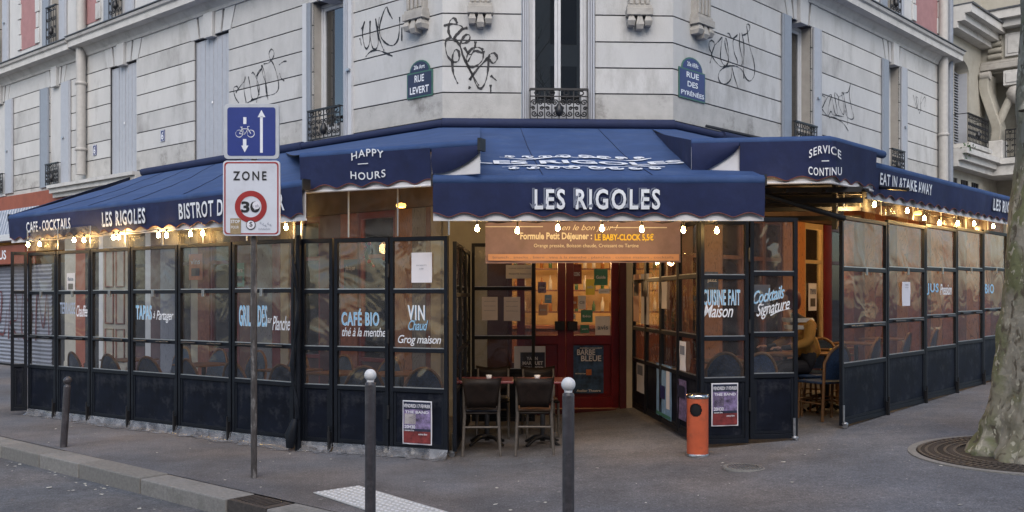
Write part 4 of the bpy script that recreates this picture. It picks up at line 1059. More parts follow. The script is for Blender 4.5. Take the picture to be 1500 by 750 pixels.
# lettering and scrolls lying on the slope
wl = F3.m.inverted() @ CH.at(0, -.05); wr = F3.m.inverted() @ CH.at(CHW, -.05)
def slope(v):
    x, y, z = v   # x along, z = distance up the slope 0..1
    u = x/L3; yy = z*(wl.y*(1-u)+wr.y*u)
    return (x*(1-z)+(wl.x*(1-u)+wr.x*u)*z, yy, 2.87*(1-z)+4.05*z-.035*math.sin(PI*z)+.008*math.sin(u*L3*5.2)*math.sin(PI*z)+.022*NZ.noise(Vector(((x*(1-z)+(wl.x*(1-u)+wr.x*u)*z)*1.6, yy*.8, L3)))*math.sin(PI*z)+.016)
put_text('LES RIGOLES', F3, .42, .20, 2.25, .062, 'letter', a3, y=0, bold=.03, fn=slope)
for vv, dv in ((.315, 1), (.155, -1)):
    mb = MB()
    for sg in (-1, 1):
        c = 1.55
        for k in range(4):
            x = c+sg*(.12+k*.2); R = .10-.012*k
            sp = [(x+sg*R*(1-q/16)*math.cos(q*.62), vv+dv*.028+dv*R*.32*(1-q/16)*math.sin(q*.62)) for q in range(14)]
            mb.ribbon(sp, .022, 0)
        mb.ribbon([(c+sg*t*.85, vv+dv*.02*math.sin(t*7)) for t in [i/20 for i in range(21)]], .016, 0)
    mb.v = [slope(v) for v in mb.v]; mb.build('scroll_ornament', 'letter', a3, F3)
# right corner awning: bent bar SERVICE CONTINU
pS0 = Vector((1.85, 9.87)); pS1 = Vector((3.23, 9.7)); pS2 = Vector((4.15, 10.7)); ZS = 3.30
F4 = Fr(pS0.x, pS0.y, 0, pS1.x-pS0.x, pS1.y-pS0.y); inv4 = F4.m.inverted()
q1 = inv4 @ Vector((*pS1, 0)); q2 = inv4 @ Vector((*pS2, 0)); La, Lb = q1.x, (q2-q1).length
def scr4(u):
    d = u*(La+Lb)
    return (d, 0) if d < La else tuple((q1+(q2-q1)*((d-La)/Lb)).xy)
a4 = corner_awning(F4, 1, [CH.at(CH.s_(953), -.03), CH.at(CHW, -.03), RF.at(RF.s_(1215), -.03)], ZS, 'blue corner awning over the side opening reading SERVICE CONTINU', scr4)
va4 = valance_on(a4, F4, [(F4.s_(1083), 0), (La-.06, 0), (La+.02, .02), tuple(q1.lerp(q2, .80).xy)], ZS, val=.45, m='navy')
mb = MB(); vs = []; xs_ = F4.s_(1083)
for i in range(13):
    u = i/12; x = .0+(xs_-.01)*u; drop = .30*(1-u)**.8+.04
    vs += [(x, -.043, ZS-.04), (x, -.075-.03*math.sin(u*PI), ZS-.05-drop*.5), (x, -.03, ZS-.06-drop)]
mb.add(vs, [(3*i+j, 3*i+j+1, 3*i+4+j, 3*i+3+j) for i in range(12) for j in (0, 1)], 0, True); mb.build('loose_valance', 'navy', a4, F4)
mb = MB(); mb.box(0, xs_, -.003, .003, ZS-.36, ZS-.06); mb.build('inner_valance', 'cloth_white', a4, F4)
mb = MB(); w0 = inv4 @ CH.at(CH.s_(953), -.03)
mb.add([(0, 0, ZS), (0, 0, ZS-.36), (w0.x*.55, w0.y*.55, ZS+.75*.55-.22), (w0.x, w0.y, 4.0)], [(0, 1, 2, 3)]); mb.build('side_cheek', 'navy', a4, F4)
F4b = Fr(pS1.x, pS1.y, 0, pS2.x-pS1.x, pS2.y-pS1.y)
def bend_text(txt, px0, px1, pya, pyb, arc):
    pm = (px0+px1)/2; z0 = F4.z_(pm, pyb, .06); z1 = F4.z_(pm, pya, .06)
    mb = text_mb(txt, 1, z1-z0, .012, arc=arc, space=1.18); out = []
    for x, y, z in mb.v:
        px = px0+(px1-px0)*x
        s_ = F4.s_(px, .06)
        if s_ <= La+.025: out.append((s_, -.068, z+z0))
        else:
            p = inv4 @ F4b.at(F4b.s_(px, .06), -.068); out.append((p.x, p.y, z+z0))
    mb.v = out; mb.build('lettering', 'letter', a4, F4)
bend_text('SERVICE', 1185, 1231, 220, 232, .05); bend_text('CONTINU', 1184, 1232, 243, 255, -.02)
mb = MB(); zc = F4.z_(1208, 236, .06); mb.box(F4.s_(1203, .06), F4.s_(1214, .06), -.080, -.078, zc-.005, zc+.004); mb.build('dash', 'letter', a4, F4)
# struts and rails of the mechanism visible in the side opening
mb = MB()
for y_, z in ((.35, 2.78), (.7, 2.70), (1.0, 2.95), (1.3, 2.85), (1.7, 2.75), (2.0, 2.61), (2.1, 3.05), (2.5, 2.92), (2.9, 2.80)):
    mb.box(-.15, 1.72+.22*y_, y_, y_+.06, z, z+.055)
for k in range(6): mb.tube([(.2+k*.4, .2, 2.78), (.35+k*.36, 2.6, 3.0+.05*(k % 3))], .022, 6)
mb.tube([(.25, .15, 2.90), (1.66, .60, 2.52)], .03, 6)
mb.build('support_rails', 'iron', a4, F4, kind='stuff')
mb = MB(); mb.box(-.025, .025, .06, .11, 2.2, 3.12); mb.tube([(0, .09, 3.1), (-.1, .5, 3.15), (-.2, 1.6, 3.5)], .02, 6); sp = mb.build('support_post', 'iron', None, Fr(3.63, 10.5, g(3.6), .68, .73)); tagt(sp, 'thin black steel post rising behind the open right screen to the awning', 'post')
# long right awning
pR0 = Vector((.3714*10.6, 10.6)); pR1 = Vector((.5393*17.0, 17.0)); ZR = 3.19
dirR = Vector((.9*.98, 1)); pR1 = pR0+Vector((.6770, .7360))*6.6
F5 = Fr(pR0.x, pR0.y, 0, pR1.x-pR0.x, pR1.y-pR0.y); L5 = 6.6
a5, _ = awning(F5, L5, (RF.at(1.2, -.03), RF.at(8.3, -.03)), ZR, 'long blue awning on the right street reading EAT IN AND TAKE AWAY')
vtext(a5, F5, 'EAT IN &TAKE AWAY', 1290, 1365, 268, 285)
mb = text_mb
# keep the words parallel to the valance: rebuild with straight local coordinates
a_, b_ = F5.s_(1290, .056), F5.s_(1365, .056)
for o in [c for c in a5.children if c.name.startswith('lettering')]:
    bpy.data.objects.remove(o)
put_text('EAT IN &TAKE AWAY', F5, a_, ZR-.25, b_-a_, .135, 'letter', a5, y=0, bold=.018, space=1.1, fn=cloth_a(ZR, .40, .013))
a_ = F5.s_(1455, .056); fw = 1.0
fancy_at(a5, F5, 'LES RIGOLES', a_, ZR-.27, 1.35, .17, ZR, .40)

# ================================================================== TERRACE SCREENS
SH = 2.25
def casters(t, F, x, z0, nm='caster'):
    mb = MB(); mb.tube([(x, -.02, z0+.02), (x, -.02, z0+.20)], .016, 8); mb.lathe([(.03, -.012), (.036, 0), (.03, .012)], (x, -.035, z0), 12)
    mb.v = mb.v[:0]+mb.v
    mb.tube([(x-.012, -.035, z0-.015), (x+.012, -.035, z0-.015)], .035, 12)
    mb.build(nm, 'steel', t, F)
SCR = {}
def screen(key, p0, p1, label, h=SH, lift=.06, cap=False, rows=(.255, .53, .715), letters=(), clip=True, skirt=True, hinge=False, cast=None, bolt=True, group='glazed screens around the terrace', dirt='kick', tilt=0, bar=False):
    za = (g(p0.x)+g(p1.x))/2
    F = Fr(p0.x, p0.y, za, p1.x-p0.x, p1.y-p0.y); L = (Vector(p1[:2])-Vector(p0[:2])).length
    t = thing('glazed_screen', label, 'screen panel', F, group); SCR[key] = (t, F, L)
    z0, z1 = lift, lift+h; fw = .045; zr = [z1-h*r for r in rows]
    mb = MB(); e = .004
    mb.box(e, fw, -.02, .02, z0, z1); mb.box(L-fw, L-e, -.02, .02, z0, z1)
    mb.box(fw, L-fw, -.02, .02, z1-fw, z1); mb.box(fw, L-fw, -.02, .02, z0, z0+.05)
    for z in zr: mb.box(fw, L-fw, -.02, .02, z-.022, z+.022)
    mb.build('frame', 'frame', t, F, bevel=.003)
    mb = MB(); mb.box(fw, L-fw, -.004, .004, z0+.05, zr[2]-.022); kp = mb.build('kick_panel', dirt, t, F)
    mb = MB(); q = .03; mb.box(fw+.004, fw+q, -.012, -.004, z0+.055, zr[2]-.03); mb.box(L-fw-q, L-fw-.004, -.012, -.004, z0+.055, zr[2]-.03); mb.box(fw+q, L-fw-q, -.012, -.004, z0+.055, z0+.055+q); mb.build('panel_trim', 'frame', kp, F)
    tops = [z1-fw]+[z-.022 for z in zr[:2]]; bots = [z+.022 for z in zr]
    for k, (a, b) in enumerate(zip(bots, tops)):
        nx, nz = 6, 6; vs = []; ph = random.uniform(0, 6)
        for j in range(nz+1):
            for i in range(nx+1):
                u, v = i/nx, j/nz; vs.append((fw+(L-2*fw)*u, .004+.008*math.sin(PI*u)*math.sin(PI*v)*math.sin(ph+u*3+v*2), a+(b-a)*v))
        mb = MB(); mb.add(vs, [(j*(nx+1)+i, j*(nx+1)+i+1, (j+1)*(nx+1)+i+1, (j+1)*(nx+1)+i) for j in range(nz) for i in range(nx)], 0, True)
        mb.build('plastic_pane', 'plastic', t, F)
        mb = MB(); mb.box(fw, L-fw, -.014, -.004, a, a+.010); mb.build('glazing_bead', 'steel', t, F)
    if clip:
        mb = MB(); mb.box(L/2-.02, L/2-.006, -.035, -.02, zr[0]-.06, zr[0]+.02); mb.box(L/2+.006, L/2+.02, -.035, -.02, zr[0]-.06, zr[0]+.02); mb.build('clip', 'steel', t, F)
    if bar:
        for x0 in (L*.12, L*.60):
            mb = MB(); mb.tube([(x0, -.05, zr[1]), (x0+L*.26, -.05, zr[1])], .012, 6); mb.box(x0+.01, x0+.04, -.05, -.02, zr[1]-.012, zr[1]+.012); mb.box(x0+L*.2, x0+L*.2+.03, -.05, -.02, zr[1]-.012, zr[1]+.012)
            mb.build('handle_bar', 'iron', t, F)
    if hinge:
        mb = MB()
        for z in (z0+.4, z0+1.2, z1-.35): mb.tube([(L, -.03, z-.07), (L, -.03, z+.07)], .014, 8)
        mb.build('hinge', 'iron', t, F)
    if bolt:
        mb = MB(); mb.box(L-.05, L-.015, -.05, -.02, z0-.02, z0+.16); mb.tube([(L-.03, -.05, z0-.05), (L-.03, -.05, z0+.22)], .010, 6); mb.build('foot_bolt', 'iron', t, F)
    if cast is not None:
        for x in cast: casters(t, F, x, .045)
    if skirt:
        n = 14; vs = []
        for i in range(n+1):
            x = L*i/n; r = random.random()
            vs += [(x, -.024, z0+.04), (x, -.03-.02*r, z0-.02), (x, -.04-.07*r, .012), (x, -.06-.15*random.random()**1.6, .006)]
        mb = MB(); mb.add(vs, [(4*i+j, 4*i+j+1, 4*i+5+j, 4*i+4+j) for i in range(n) for j in range(3)], 0, True); mb.build('plastic_skirt', 'skirt', t, F)
    if cap:
        mb = MB(); mb.box(0, L, -.035, .03, z1, z1+.02); mb.build('top_rail', 'steel', t, F)
    return t, F, L
def s_text(key, txt, px0, px1, py0, py1, m='letter', bold=.0, shear=0, shade=None, name='lettering', sl=0):
    sp_ = 1.12 if not shear else .94; bold = bold*.45
    t, F, L = SCR[key]; d = .008
    a, b = F.s_(px0, d), F.s_(px1, d); pm = (px0+px1)/2; z0, z1 = F.z_(pm, py1, d), F.z_(pm, py0, d)
    fn = (lambda v: (v[0], v[1], v[2]+(v[0]-(a+b)/2)*sl)) if sl else None
    if shade: put_text(txt, F, a+.004, z0-.004, b-a, z1-z0, shade, t, y=-d+.002, bold=bold+.006, shear=shear, name='letter_shade', fn=fn, space=sp_)
    put_text(txt, F, a, z0, b-a, z1-z0, m, t, y=-d, bold=bold, shear=shear, name=name, fn=fn, space=sp_)
pA = Vector((-2.34, 10.5)); pB = Vector((-.5057*13.6, 13.6))
FT = Fr(pB.x, pB.y, 0, pA.x-pB.x, pA.y-pB.y)
LX = [42, 84, 134, 193, 262, 341, 433]
labs = ['dark glazed screen at far left end of the left terrace side', 'glazed screen with faded blue word before Chauffee', 'plain glazed screen left of the one lettered Tapas', 'glazed screen lettered TAPAS a Partager', 'plain glazed screen between the Tapas and Grillades screens', 'glazed screen lettered GRILLADES sur Planche behind the sign post']
for i in range(6):
    q0 = FT.at(FT.s_(LX[i])+.008); q1 = FT.at(FT.s_(LX[i+1])-.008)
    screen('L%d' % i, q0, q1, labs[i], bar=True, lift=.05+.004*i)
s_text('L1', 'TERRASSE', 88, 110, 443, 460, 'letter_faded', .04); s_text('L1', 'Chauffée', 112, 128, 447, 464, 'letter', .02, .3)
s_text('L3', 'TAPAS', 199, 222, 447, 468, 'letter_blue', .045, shade='letter'); s_text('L3', 'à', 224, 227, 456, 466, 'letter', .0, .3); s_text('L3', 'Partager', 229, 254, 455, 473, 'letter', .01, .35)
s_text('L5', 'GRILLADES', 350, 391, 447, 478, 'letter_blue', .04, shade='letter'); s_text('L5', 'sur', 392, 398, 466, 473, 'letter', .0, .3); s_text('L5', 'Planche', 399, 425, 463, 484, 'letter', .01, .35)
# far left leaf folded outwards
q0 = Vector((-.5229*13.55, 13.5)); q1 = FT.at(FT.s_(42)-.01)
screen('LX', q0, q1-Vector((.0, .02, 0)), 'narrow end leaf folded out at the far left corner of the terrace', skirt=False, bar=False, clip=False, bolt=False)
pN = Vector((-.18571*10.36, 10.36)); pD = Vector((-.0664*9.88, 9.88))
screen('N', Vector((*pA, 0))+Vector((.03, 0, 0)), pN-Vector((.01, 0)), 'narrow glazed screen between the left side and the cafe bio door', bar=False, clip=False)
FD = Fr(pN.x, pN.y, 0, pD.x-pN.x, pD.y-pN.y); mid = FD.at(FD.s_(571))
screen('D0', Vector((*pN, 0)), mid-FD.u*.004, 'glazed door leaf lettered CAFE BIO the a la menthe', hinge=True, clip=False, bolt=False)
screen('D1', mid+FD.u*.004, Vector((*pD, 0)), 'glazed door leaf lettered VIN chaud Grog maison', clip=False, bolt=False)
s_text('D0', 'CAFÉ BIO', 500, 555, 452, 477, 'letter_blue', .045, shade='letter'); s_text('D0', 'thé à la menthe', 501, 565, 480, 493, 'letter', .012, .3)
s_text('D1', 'VIN', 597, 622, 447, 469, 'letter', .03, shade='letter_blue'); s_text('D1', 'Chaud', 598, 627, 469, 484, 'letter_blue', .012, .4); s_text('D1', 'Grog maison', 583, 646, 491, 507, 'letter', .015, .3)
# two slim posts at the left side corner
for px, Y, lab in ((436.5, 10.44, 'slim black corner post wrapped in torn black plastic'),):
    p = Vector(((px-CX)*Y/FPX, Y, 0)); mb = MB()
    mb.tube([(0, 0, 0), (0, 0, 2.35)], .035, 10); mb.add([], []); 
    P = [(0.03*math.sin(z*5)-.02, -.045, z) for z in [0.35+i*.1 for i in range(19)]]; mb.tube(P, [.02+.012*math.sin(i*1.3) for i in range(19)], 6)
    mb.tube([(-.02, -.05, .35), (-.06, -.07, .18), (-.07, -.08, .04)], [.03, .07, .04], 8)
    o = mb.build('corner_post', 'frame', None, Fr(p.x, p.y, 0)); tagt(o, lab, 'post')
# entrance: left wing (seen from the side), cross panels, right wing
pW0 = Vector((-.60, 9.98, 0)); pW1 = Vector((-.045*12.4, 12.4, 0))
for i in range(3):
    q0 = pW0.lerp(pW1, i/3); q1 = pW0.lerp(pW1, (i+1)/3)
    screen('W%d' % i, q1-Vector((0, .01, 0)), q0+Vector((0, .01, 0)), ['wing screen left of entrance, nearest the street', 'wing screen left of entrance, middle one', 'wing screen left of entrance, nearest the cafe wall'][i], clip=False, skirt=False, bolt=False, cast=([.72] if i == 0 else None), h=2.2)
pC0 = Vector((-.045*12.35, 12.35, 0)); pC1 = Vector((.0243*12.35, 12.35, 0))
screen('C', pC0+Vector((.03, 0, 0)), pC1, 'dark framed cross screen with taped papers behind the outdoor chairs', clip=False, skirt=False, bolt=False, h=2.3)
FR1, FR0 = Vector((.196*9.85, 9.85, 0)), Vector((.127*13.1, 13.1, 0))
for i in range(4):
    q0 = FR0.lerp(FR1, i/4); q1 = FR0.lerp(FR1, (i+1)/4); dv = (q1-q0).normalized()*.008
    screen('E%d' % i, q0+dv, q1-dv, ['innermost wing screen right of the entrance beside the door', 'second wing screen from the door right of the entrance', 'third wing screen from the door right of the entrance', 'wing screen right of the entrance, hidden behind the orange bin'][i], clip=False, skirt=False, bolt=False, cast=([.76] if i == 3 else None), h=2.3)
# right front door leaves
pE0 = Vector((.1964*9.75, 9.75, 0)); pE1 = Vector((.2986*9.95, 9.95, 0)); FE = Fr(pE0.x, pE0.y, 0, pE1.x-pE0.x, pE1.y-pE0.y); mid = FE.at(FE.s_(1097))
screen('P0', pE0, mid-FE.u*.004, 'glazed door leaf lettered CUISINE FAIT Maison', hinge=True, lift=.035, h=2.29, clip=False, skirt=False, bolt=False)
screen('P1', mid+FE.u*.004, pE1, 'glazed door leaf lettered Cocktails Signature', clip=False, skirt=False, bolt=False, cast=[.49], lift=.035, h=2.29)
s_text('P0', 'CUISINE FAIT', 1030, 1084, 424, 447, 'letter_blue', .035, shade='letter'); s_text('P0', 'Maison', 1030, 1074, 446, 465, 'letter', .015, .35)
s_text('P1', 'Cocktails', 1103, 1149, 422, 441, 'letter_blue', .015, .35, shade='letter', sl=.2); s_text('P1', 'Signature', 1108, 1157, 440, 464, 'letter', .015, .35, sl=.22)
mb = MB(); t_, F_, L_ = SCR['P1']
mb.ribbon([(F_.s_(x), F_.z_(x, y)) for x, y in catmull([(1128, 462), (1140, 456), (1157, 452)], 4)], .012, -.008); mb.build('underline', 'letter', t_, F_)
# right side
pQ0 = Vector((.3457*10.56, 10.56, 0)); pQ1 = Vector((.4936*14.6, 14.6, 0)); FQ = Fr(pQ0.x, pQ0.y, 0, pQ1.x-pQ0.x, pQ1.y-pQ0.y)
RX = [1234, 1298, 1354, 1400, 1439, 1474]
labs = ['open glazed screen at the near end of the right terrace side', 'glazed screen with white notice sheet on right terrace side', 'glazed screen lettered JEUX Pression on right terrace side', 'plain glazed screen next to last before the tree', 'last glazed screen of the right side, partly behind the tree']
for i in range(5):
    q0 = FQ.at(FQ.s_(RX[i])+.008); q1 = FQ.at(FQ.s_(RX[i+1])-.008)
    q0.z = q1.z = 0
    if i == 0: q0 = q0-Vector((.04, .05, 0))
    screen('R%d' % i, q0, q1, labs[i], skirt=False, bar=True, cast=([.03] if i == 0 else None), lift=.02, h=2.32)
s_text('R2', 'JUS', 1358, 1375, 415, 432, 'letter_blue', .05, shade='letter_shadow'); s_text('R2', 'Pression', 1377, 1394, 416, 432, 'letter', .03, .3)
s_text('R4', 'BIO', 1443, 1456, 416, 430, 'letter_blue', .05)
# brown boarded wall closing the far end of the right terrace
pe = FQ.at(FQ.s_(1474)+.05, .05); FW = Fr(pe.x, pe.y, g(pe.x), -FQ.n.x, -FQ.n.y)
t = thing('end_wall', 'brown boarded wall closing the far end of the right terrace', 'wall', FW)
for k in range(14):
    mb = MB(); mb.box(k*.19, k*.19+.184, 0, .03, .02, 2.9); mb.build('board', ['brown_paint', 'brick', 'wave_brown'][k % 3], t, FW)
# clear sheets between screens and awning bars
def sheet(F, a, b, z0, z1, label, y=0, n=4, nm='clear_sheet'):
    nx = max(6, int((b-a)/.15)); vs = []
    for i in range(nx+1):
        x = a+(b-a)*i/nx
        for j in range(4):
            z = z0+(z1-z0)*j/3; vs.append((x, y+.015*math.sin(x*6+j)+.02*j/3, z))
    mb = MB(); mb.add(vs, [(4*i+j, 4*i+4+j, 4*i+5+j, 4*i+1+j) for i in range(nx) for j in range(3)], 0, True)
    o = mb.build(nm, 'plastic_clear', None, F); tagt(o, label, 'plastic sheet')
    mb = MB()
    for k in range(n+1):
        x = a+(b-a)*k/n; mb.box(x-.008, x+.008, y-.02, y-.012, z0, z1)
    mb.build('sheet_strip', 'steel', o, F); return o
sheet(FT, FT.s_(42), FT.s_(432), 2.32, 2.62, 'clear plastic strip above the left side screens', n=7)
sheet(Fr(pA.x, pA.y, 0, pD.x-pA.x, pD.y-pA.y), .02, (pD-pA).length, 2.32, 2.95, 'tall clear plastic sheet under the HAPPY HOURS awning', y=.03, n=3)
sheet(FQ, 0, FQ.s_(1474), 2.66, 2.98, 'clear plastic strip above the right side screens', n=6)
# ================================================================== STRING LIGHTS
bulb_me = None
def bulbs(label, F, pts, d, zoff=.10):
    global bulb_me
    t = thing('string_lights', label, 'string lights', F)
    P = [(F.s_(px, d), -d, F.z_(px, py, d)) for px, py in pts]
    cable = []
    for i, p in enumerate(P):
        cable.append((p[0], p[1], p[2]+zoff))
        if i < len(P)-1: q = P[i+1]; cable.append(((p[0]+q[0])/2, p[1], (p[2]+q[2])/2+zoff-.03))
    mb = MB(); mb.tube(cable, .005, 5); mb.build('cable', 'iron', t, F)
    if bulb_me is None:
        m2 = MB(); m2.lathe([(.001, -.036), (.015, -.031), (.021, -.016), (.019, 0), (.011, .02), (.010, .028)], (0, 0, 0), 12); bulb_me = m2.mesh('bulb', 'bulb')
    for i, p in enumerate(P):
        Fb_ = F.sub(p[0], p[1], p[2])
        bo = link('bulb', bulb_me, t, Fb_)
        mb = MB(); mb.tube([(0, 0, .03), (0, 0, zoff)], .011, 6); mb.build('socket', 'iron', bo, Fb_)
bulbs('string of warm bulbs under the left awning', FT, [(41, 358), (58, 357), (108.5, 351), (123, 351), (166, 347), (174, 347), (232, 344), (244, 344), (279, 342), (297, 341), (419, 332)], .12, .07)
bulbs('string of warm bulbs under the centre awning over the entrance', Fr(-.775, 9.55), [(699, 334), (758, 337), (817, 333), (882, 334), (940, 335), (1001, 336), (1050, 337)], 0, .09)
bulbs('string of warm bulbs under the right awning', FQ, [(1281, 299), (1329, 308), (1354, 319), (1376, 326), (1403, 326), (1427, 327), (1455, 331)], .10, .09)
# warm disc lamps under the terrace awnings, each with a point light
for x, y, z, e_, lab in ((-1.3, 11.2, 2.75, 16, 'warm lamp above the doors under the HAPPY HOURS awning'), (-3.6, 12.6, 2.7, 9, 'warm lamp under the left terrace awning'), (-5.8, 14.2, 2.7, 8, 'warm lamp at the far end of left terrace'), (4.4, 12.2, 2.95, 34, 'warm lamp at the near end of right terrace'), (6.2, 14.6, 2.95, 28, 'warm lamp at the far end of right terrace'), (.9, 10.6, 2.75, 6, 'warm lamp under the centre awning before the door')):
    t = thing('ceiling_lamp', lab, 'lamp', Fr(x, y, z))
    mb = MB(); mb.lathe([(.001, -.03), (.05, -.025), (.06, 0), (.05, .02), (.001, .03)], (0, 0, 0), 12); mb.build('lamp_disc', 'lamp_shade', t)
    mb = MB(); mb.tube([(0, 0, .03), (0, 0, .12)], .008, 5); mb.build('stem', 'iron', t)
    l = bpy.data.lights.new('lamp_light', 'POINT'); l.energy = e_; l.color = (1, .63, .27); l.shadow_soft_size = .1; link('lamp_light', l, t, Fr(x, y, z-.12))

# ================================================================== PAPERS AND POSTERS
def poster(F, px0, px1, py0, py1, m, label, d=.012, items=(), border=None, nm='poster', cat='poster', tilt=0):
    a, b = F.s_(px0, d), F.s_(px1, d); pm = (px0+px1)/2; z0, z1 = F.z_(pm, py1, d), F.z_(pm, py0, d)
    Fp = F.sub(a, -d, z0); W_, H_ = b-a, z1-z0
    vs = []; nx = 5
    for j in range(4):
        for i in range(nx+1): vs.append((W_*i/nx, -.003-.003*math.sin(i*1.7+j*2.1+px0), H_*j/3+tilt*(i/nx-.5)))
    mb = MB(); mb.add(vs, [(j*(nx+1)+i, j*(nx+1)+i+1, (j+1)*(nx+1)+i+1, (j+1)*(nx+1)+i) for j in range(3) for i in range(nx)], 0, True)
    o = mb.build(nm, border or m, None, Fp); tagt(o, label, cat)
    if border:
        mb = MB(); k = .012; mb.box(k, W_-k, -.009, -.008, k, H_-k); mb.build('print', m, o)
    for it in items:
        if it[0] == 'box': _, x0, x1, z0_, z1_, mm = it; mb = MB(); mb.box(x0*W_, x1*W_, -.0105, -.0095, z0_*H_, z1_*H_); mb.build('print_block', mm, o)
        else: _, txt, x0, x1, z0_, z1_, mm = it; put_text(txt, Fp, x0*W_, z0_*H_, (x1-x0)*W_, (z1_-z0_)*H_, mm, o, y=-.012, bold=.02)
    return o
conc = [('box', .04, .96, .36, .80, 'poster_lilac'), ('box', .08, .46, .46, .70, 'paper_warm'), ('box', .04, .96, .03, .30, 'poster_red'), ('text', 'VENDREDI 17 FEVRIER', .05, .95, .84, .92, 'paper'), ('text', '20H30', .08, .44, .36, .44, 'paper'), ('text', 'THE BAND', .1, .9, .71, .77, 'paper'), ('text', 'concert live', .08, .4, .30, .34, 'paper'), ('text', 'entree libre', .55, .85, .22, .26, 'paper')]
TT, FF, _ = SCR['D1']; poster(FF, 590, 633, 587, 651, 'poster_dark', 'framed concert poster on the door leaf below Grog maison', .02, conc, border='paper')
poster(FF, 603, 633, 370, 414, 'paper', 'white paper notice taped to the door pane above VIN', .012, [('text', 'pour attendre', .25, .75, .56, .60, 'letter_grey'), ('text', 'ici SVP', .4, .6, .44, .48, 'letter_grey')], nm='paper_notice', cat='notice')
TT, FF, _ = SCR['P0']; poster(FF, 1042, 1081, 561, 624, 'poster_dark', 'framed concert poster on the door leaf behind the orange bin', .02, conc, border='paper')
TT, FF, _ = SCR['P1']; poster(FF, 1100, 1128, 417, 457, 'paper', 'white paper sheet behind the Cocktails lettering', -.02, nm='paper_notice', cat='notice')
TT, FF, _ = SCR['R1']; poster(FF, 1321, 1333, 413, 448, 'paper', 'narrow white notice taped on the right terrace pane', .012, [('text', 'menu', .3, .7, .85, .9, 'letter_grey'), ('text', 'du jour', .3, .7, .74, .79, 'letter_grey')], nm='paper_notice', cat='notice')
TT, FF, _ = SCR['C']
tl = [('text', 'horaires d ouverture', .15, .85, .8, .83, 'letter_grey'), ('text', 'lundi au vendredi', .15, .85, .6, .63, 'letter_grey'), ('text', 'samedi dimanche', .15, .85, .4, .43, 'letter_grey')]
poster(FF, 706, 729, 435, 469, 'paper_warm', 'left one of two papers on the cross screen', .012, tl, nm='paper_notice', cat='notice')
poster(FF, 738, 762, 435, 470, 'paper_warm', 'right one of two papers on the cross screen', .012, tl, nm='paper_notice', cat='notice')
poster(CH, 741, 782, 388, 408, 'paper_warm', 'pale menu sheet high on window left of the door', .03, [('text', 'menu carte plats', .1, .9, .7, .8, 'letter_grey'), ('text', 'desserts boissons', .1, .9, .3, .4, 'letter_grey')], nm='menu_sheet', cat='menu')
poster(CH, 753, 799, 507, 548, 'paper', 'black and white concert bill leaning behind the table', .02, [('box', .2, .98, .0, .78, 'poster_dark'), ('text', 'YANN', .4, .75, .50, .62, 'paper'), ('text', 'MARGUET', .27, .92, .33, .46, 'paper'), ('text', 'EXISTER DEFINITION', .25, .92, .22, .28, 'paper')])
poster(CH, 840, 884, 506, 576, 'poster_blue', 'blue theatre poster reading BARBE BLEUE on the red door', -.005, [('box', .03, .97, .34, .68, 'poster_sky') if 0 else ('box', .42, .6, .38, .5, 'poster_orange'), ('text', 'ANDREA NOUGARET', .2, .95, .93, .96, 'paper'), ('text', 'BARBE', .12, .72, .80, .92, 'paper'), ('text', 'BLEUE', .25, .92, .67, .79, 'paper'), ('text', 'texte et mise en scene', .05, .4, .4, .43, 'paper'), ('text', 'Atelier Theatre', .1, .9, .03, .08, 'paper')])
st = [(834, 852, 387, 416, 'poster_red', 'dark red arched sticker high on the door glass', 'LE FOODING'), (870, 890, 394, 418, 'poster_green', 'round green sticker on the door glass', 'Guide'), (858, 871, 409, 432, 'yellow_txt', 'yellow and white leaflet on the door glass', 'info'), (832, 846, 434, 452, 'poster_orange', 'orange card on the door glass', 'carte'), (847, 858, 433, 453, 'paper', 'small white sticker with red dot on the door glass', 'CB'), (851, 868, 454, 472, 'poster_green', 'green framed sticker on the door glass', 'bio'), (872, 894, 463, 496, 'paper_warm', 'typed letter taped low on the door glass', 'avis'),
      (850, 863, 476, 488, 'poster_green', 'small green leaf sticker low on the door glass', 'vert'), (833, 843, 460, 467, 'paper', 'tiny white card on the door glass', 'tel'), (877, 893, 423, 430, 'paper', 'small white strip sticker right side of door glass', 'ouvert'), (788, 800, 413, 429, 'poster_lilac', 'pink round sticker on left door leaf', 'ticket'), (798, 808, 432, 444, 'poster_sky', 'blue card sticker on left door leaf', 'visa'), (789, 802, 446, 462, 'peach', 'pink oval sticker on left door leaf lower down', 'amex')]
for x0, x1, y0, y1, m, lab, tx in st: poster(CH, x0, x1, y0, y1, m, lab, -.038, [('text', tx, .15, .85, .4, .6, 'paper' if m not in ('paper', 'paper_warm') else 'letter_grey')], nm='sticker', cat='sticker')
rw = [('E0', 928, 937, 402, 471, 'peach', 'tall menu card on innermost right wing screen'), ('E0', 939, 951, 401, 475, 'paper_warm', 'drinks list next to the tall menu card on the wing screen'), ('E1', 965, 977, 413, 452, 'paper_warm', 'small paper on the pane of the second wing screen'), ('E0', 933, 944, 528, 575, 'paper', 'crumpled paper low on the innermost wing screen'),
      ('E1', 962, 984, 534, 612, 'poster_sky', 'big light blue drawing poster low on the wing screen'), ('E2', 996, 1005, 500, 543, 'paper', 'white flyer with dark figure on the third wing screen'), ('E2', 992, 1006, 556, 615, 'poster_lilac', 'grey photo flyer low on the third wing screen')]
